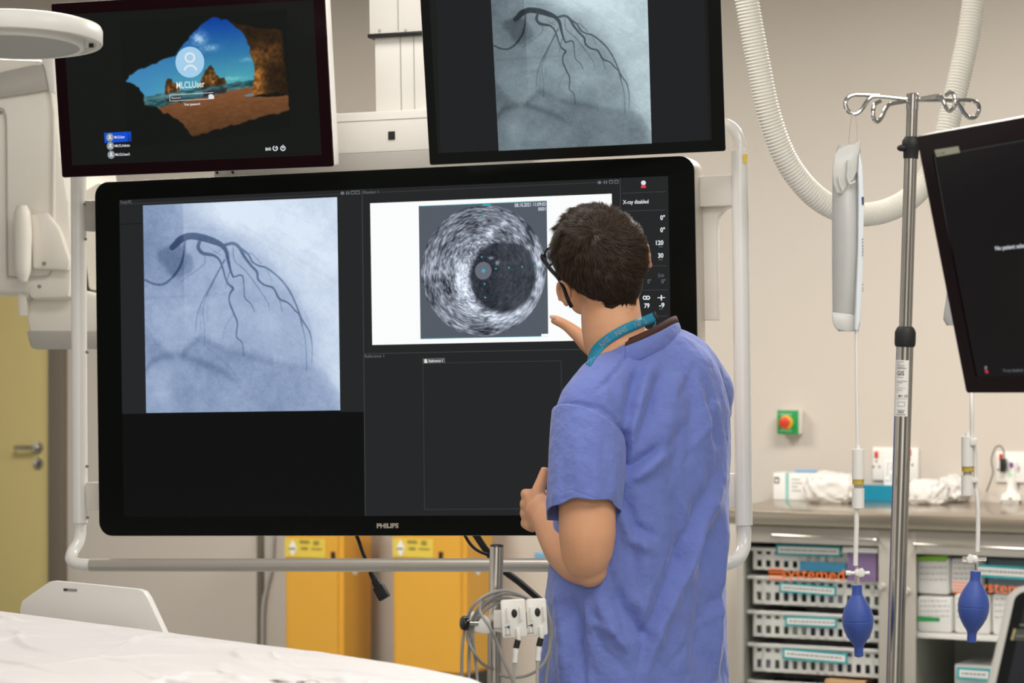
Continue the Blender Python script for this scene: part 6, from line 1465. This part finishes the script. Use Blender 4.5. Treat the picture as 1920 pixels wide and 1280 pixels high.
st_ = part('hair_strands', np.array(V), Fc, 'hair_strand', hair); st_['kind'] = 'stuff'
at = st_.data.color_attributes.new('Col', 'FLOAT_COLOR', 'POINT'); br = np.repeat(rh.random(cnt)**1.6, 10); tp = np.tile(np.repeat(np.linspace(0, 1, 5), 2), cnt)
cc_ = np.array([.016, .0095, .0055])[None]+(br*(.35+.65*tp))[:, None]*np.array([.085, .05, .027])[None]
at.data.foreach_set('color', np.concatenate([cc_, np.ones((len(cc_), 1))], 1).ravel().astype(np.float32))

# --- glasses
g = G()
GL = bpy.data.objects.new('glasses', None)
def rim(s_):
    c = np.array([s_*.034, .108, -.030]); pts = []
    for x, z in outline_round(.0285, .0195, .009, 4): pts.append(Hd(c[0]+x, c[1]-.006*abs(s_*.034+x)/.06, c[2]+z))
    return pts
for s_ in (-1, 1): g.tube(rim(s_), .0023, n=8, closed=True)
g.tube([Hd(-.007, .108, -.022), Hd(0, .111, -.02), Hd(.007, .108, -.022)], .002, n=8)
gf = obj('glasses_frame', g, 'black_gloss', T)
for s_ in (-1, 1):
    g = G(); g.tube([Hd(s_*.062, .104, -.020), Hd(s_*.071, .098, -.020), Hd(s_*.080, .055, -.018), Hd(s_*.0885, .008, -.011), Hd(s_*.0905, -.012, -.020), Hd(s_*.090, -.023, -.044), Hd(s_*.087, -.028, -.062)], [.0036, .0045, .0042, .0036, .0034, .0036, .004], n=10, smooth=5); obj('temple_arm', g, 'black_gloss', gf)
    g = G(); pr = rim(s_); g.add(pr, [tuple(range(len(pr)))]); obj('lens', g, 'clear', gf)

# --- trousers and shoes (below the frame)
g = G(); g.ell(Q(1190, 1330), (.165, .13, .12), np.array([BR, BF, [0, 0, 1]]).T)
for hp, an in ((hipL, ankL), (hipR, ankR)):
    kn = (hp+an)/2+BF*.02; kn[2] = .48; g.tube([hp+[0, 0, .03], hp*.5+kn*.5, kn, kn*.4+an*.6, an+[0, 0, .0]], [.105, .095, .080, .078, .076], n=24, smooth=4)
V_, N_, F_ = organic(g, .008, 5); V_ = V_+N_*np.array([mn.noise(Vector(v*14))*.006 for v in V_])[:, None]
part('trousers', V_, F_, 'scrub', T)
for an in (ankL, ankR):
    g = G(); g.ell(an+BF*.05+[0, 0, -.045], (.048, .14, .045), np.array([BR, BF, [0, 0, 1]]).T, 24, 14); g.ell(an+[0, 0, -.03], (.042, .055, .05), np.array([BR, BF, [0, 0, 1]]).T)
    V_, N_, F_ = organic(g, .006, 3); V_[:, 2] = np.maximum(V_[:, 2], .001); part('shoe', V_, F_, 'black', T)
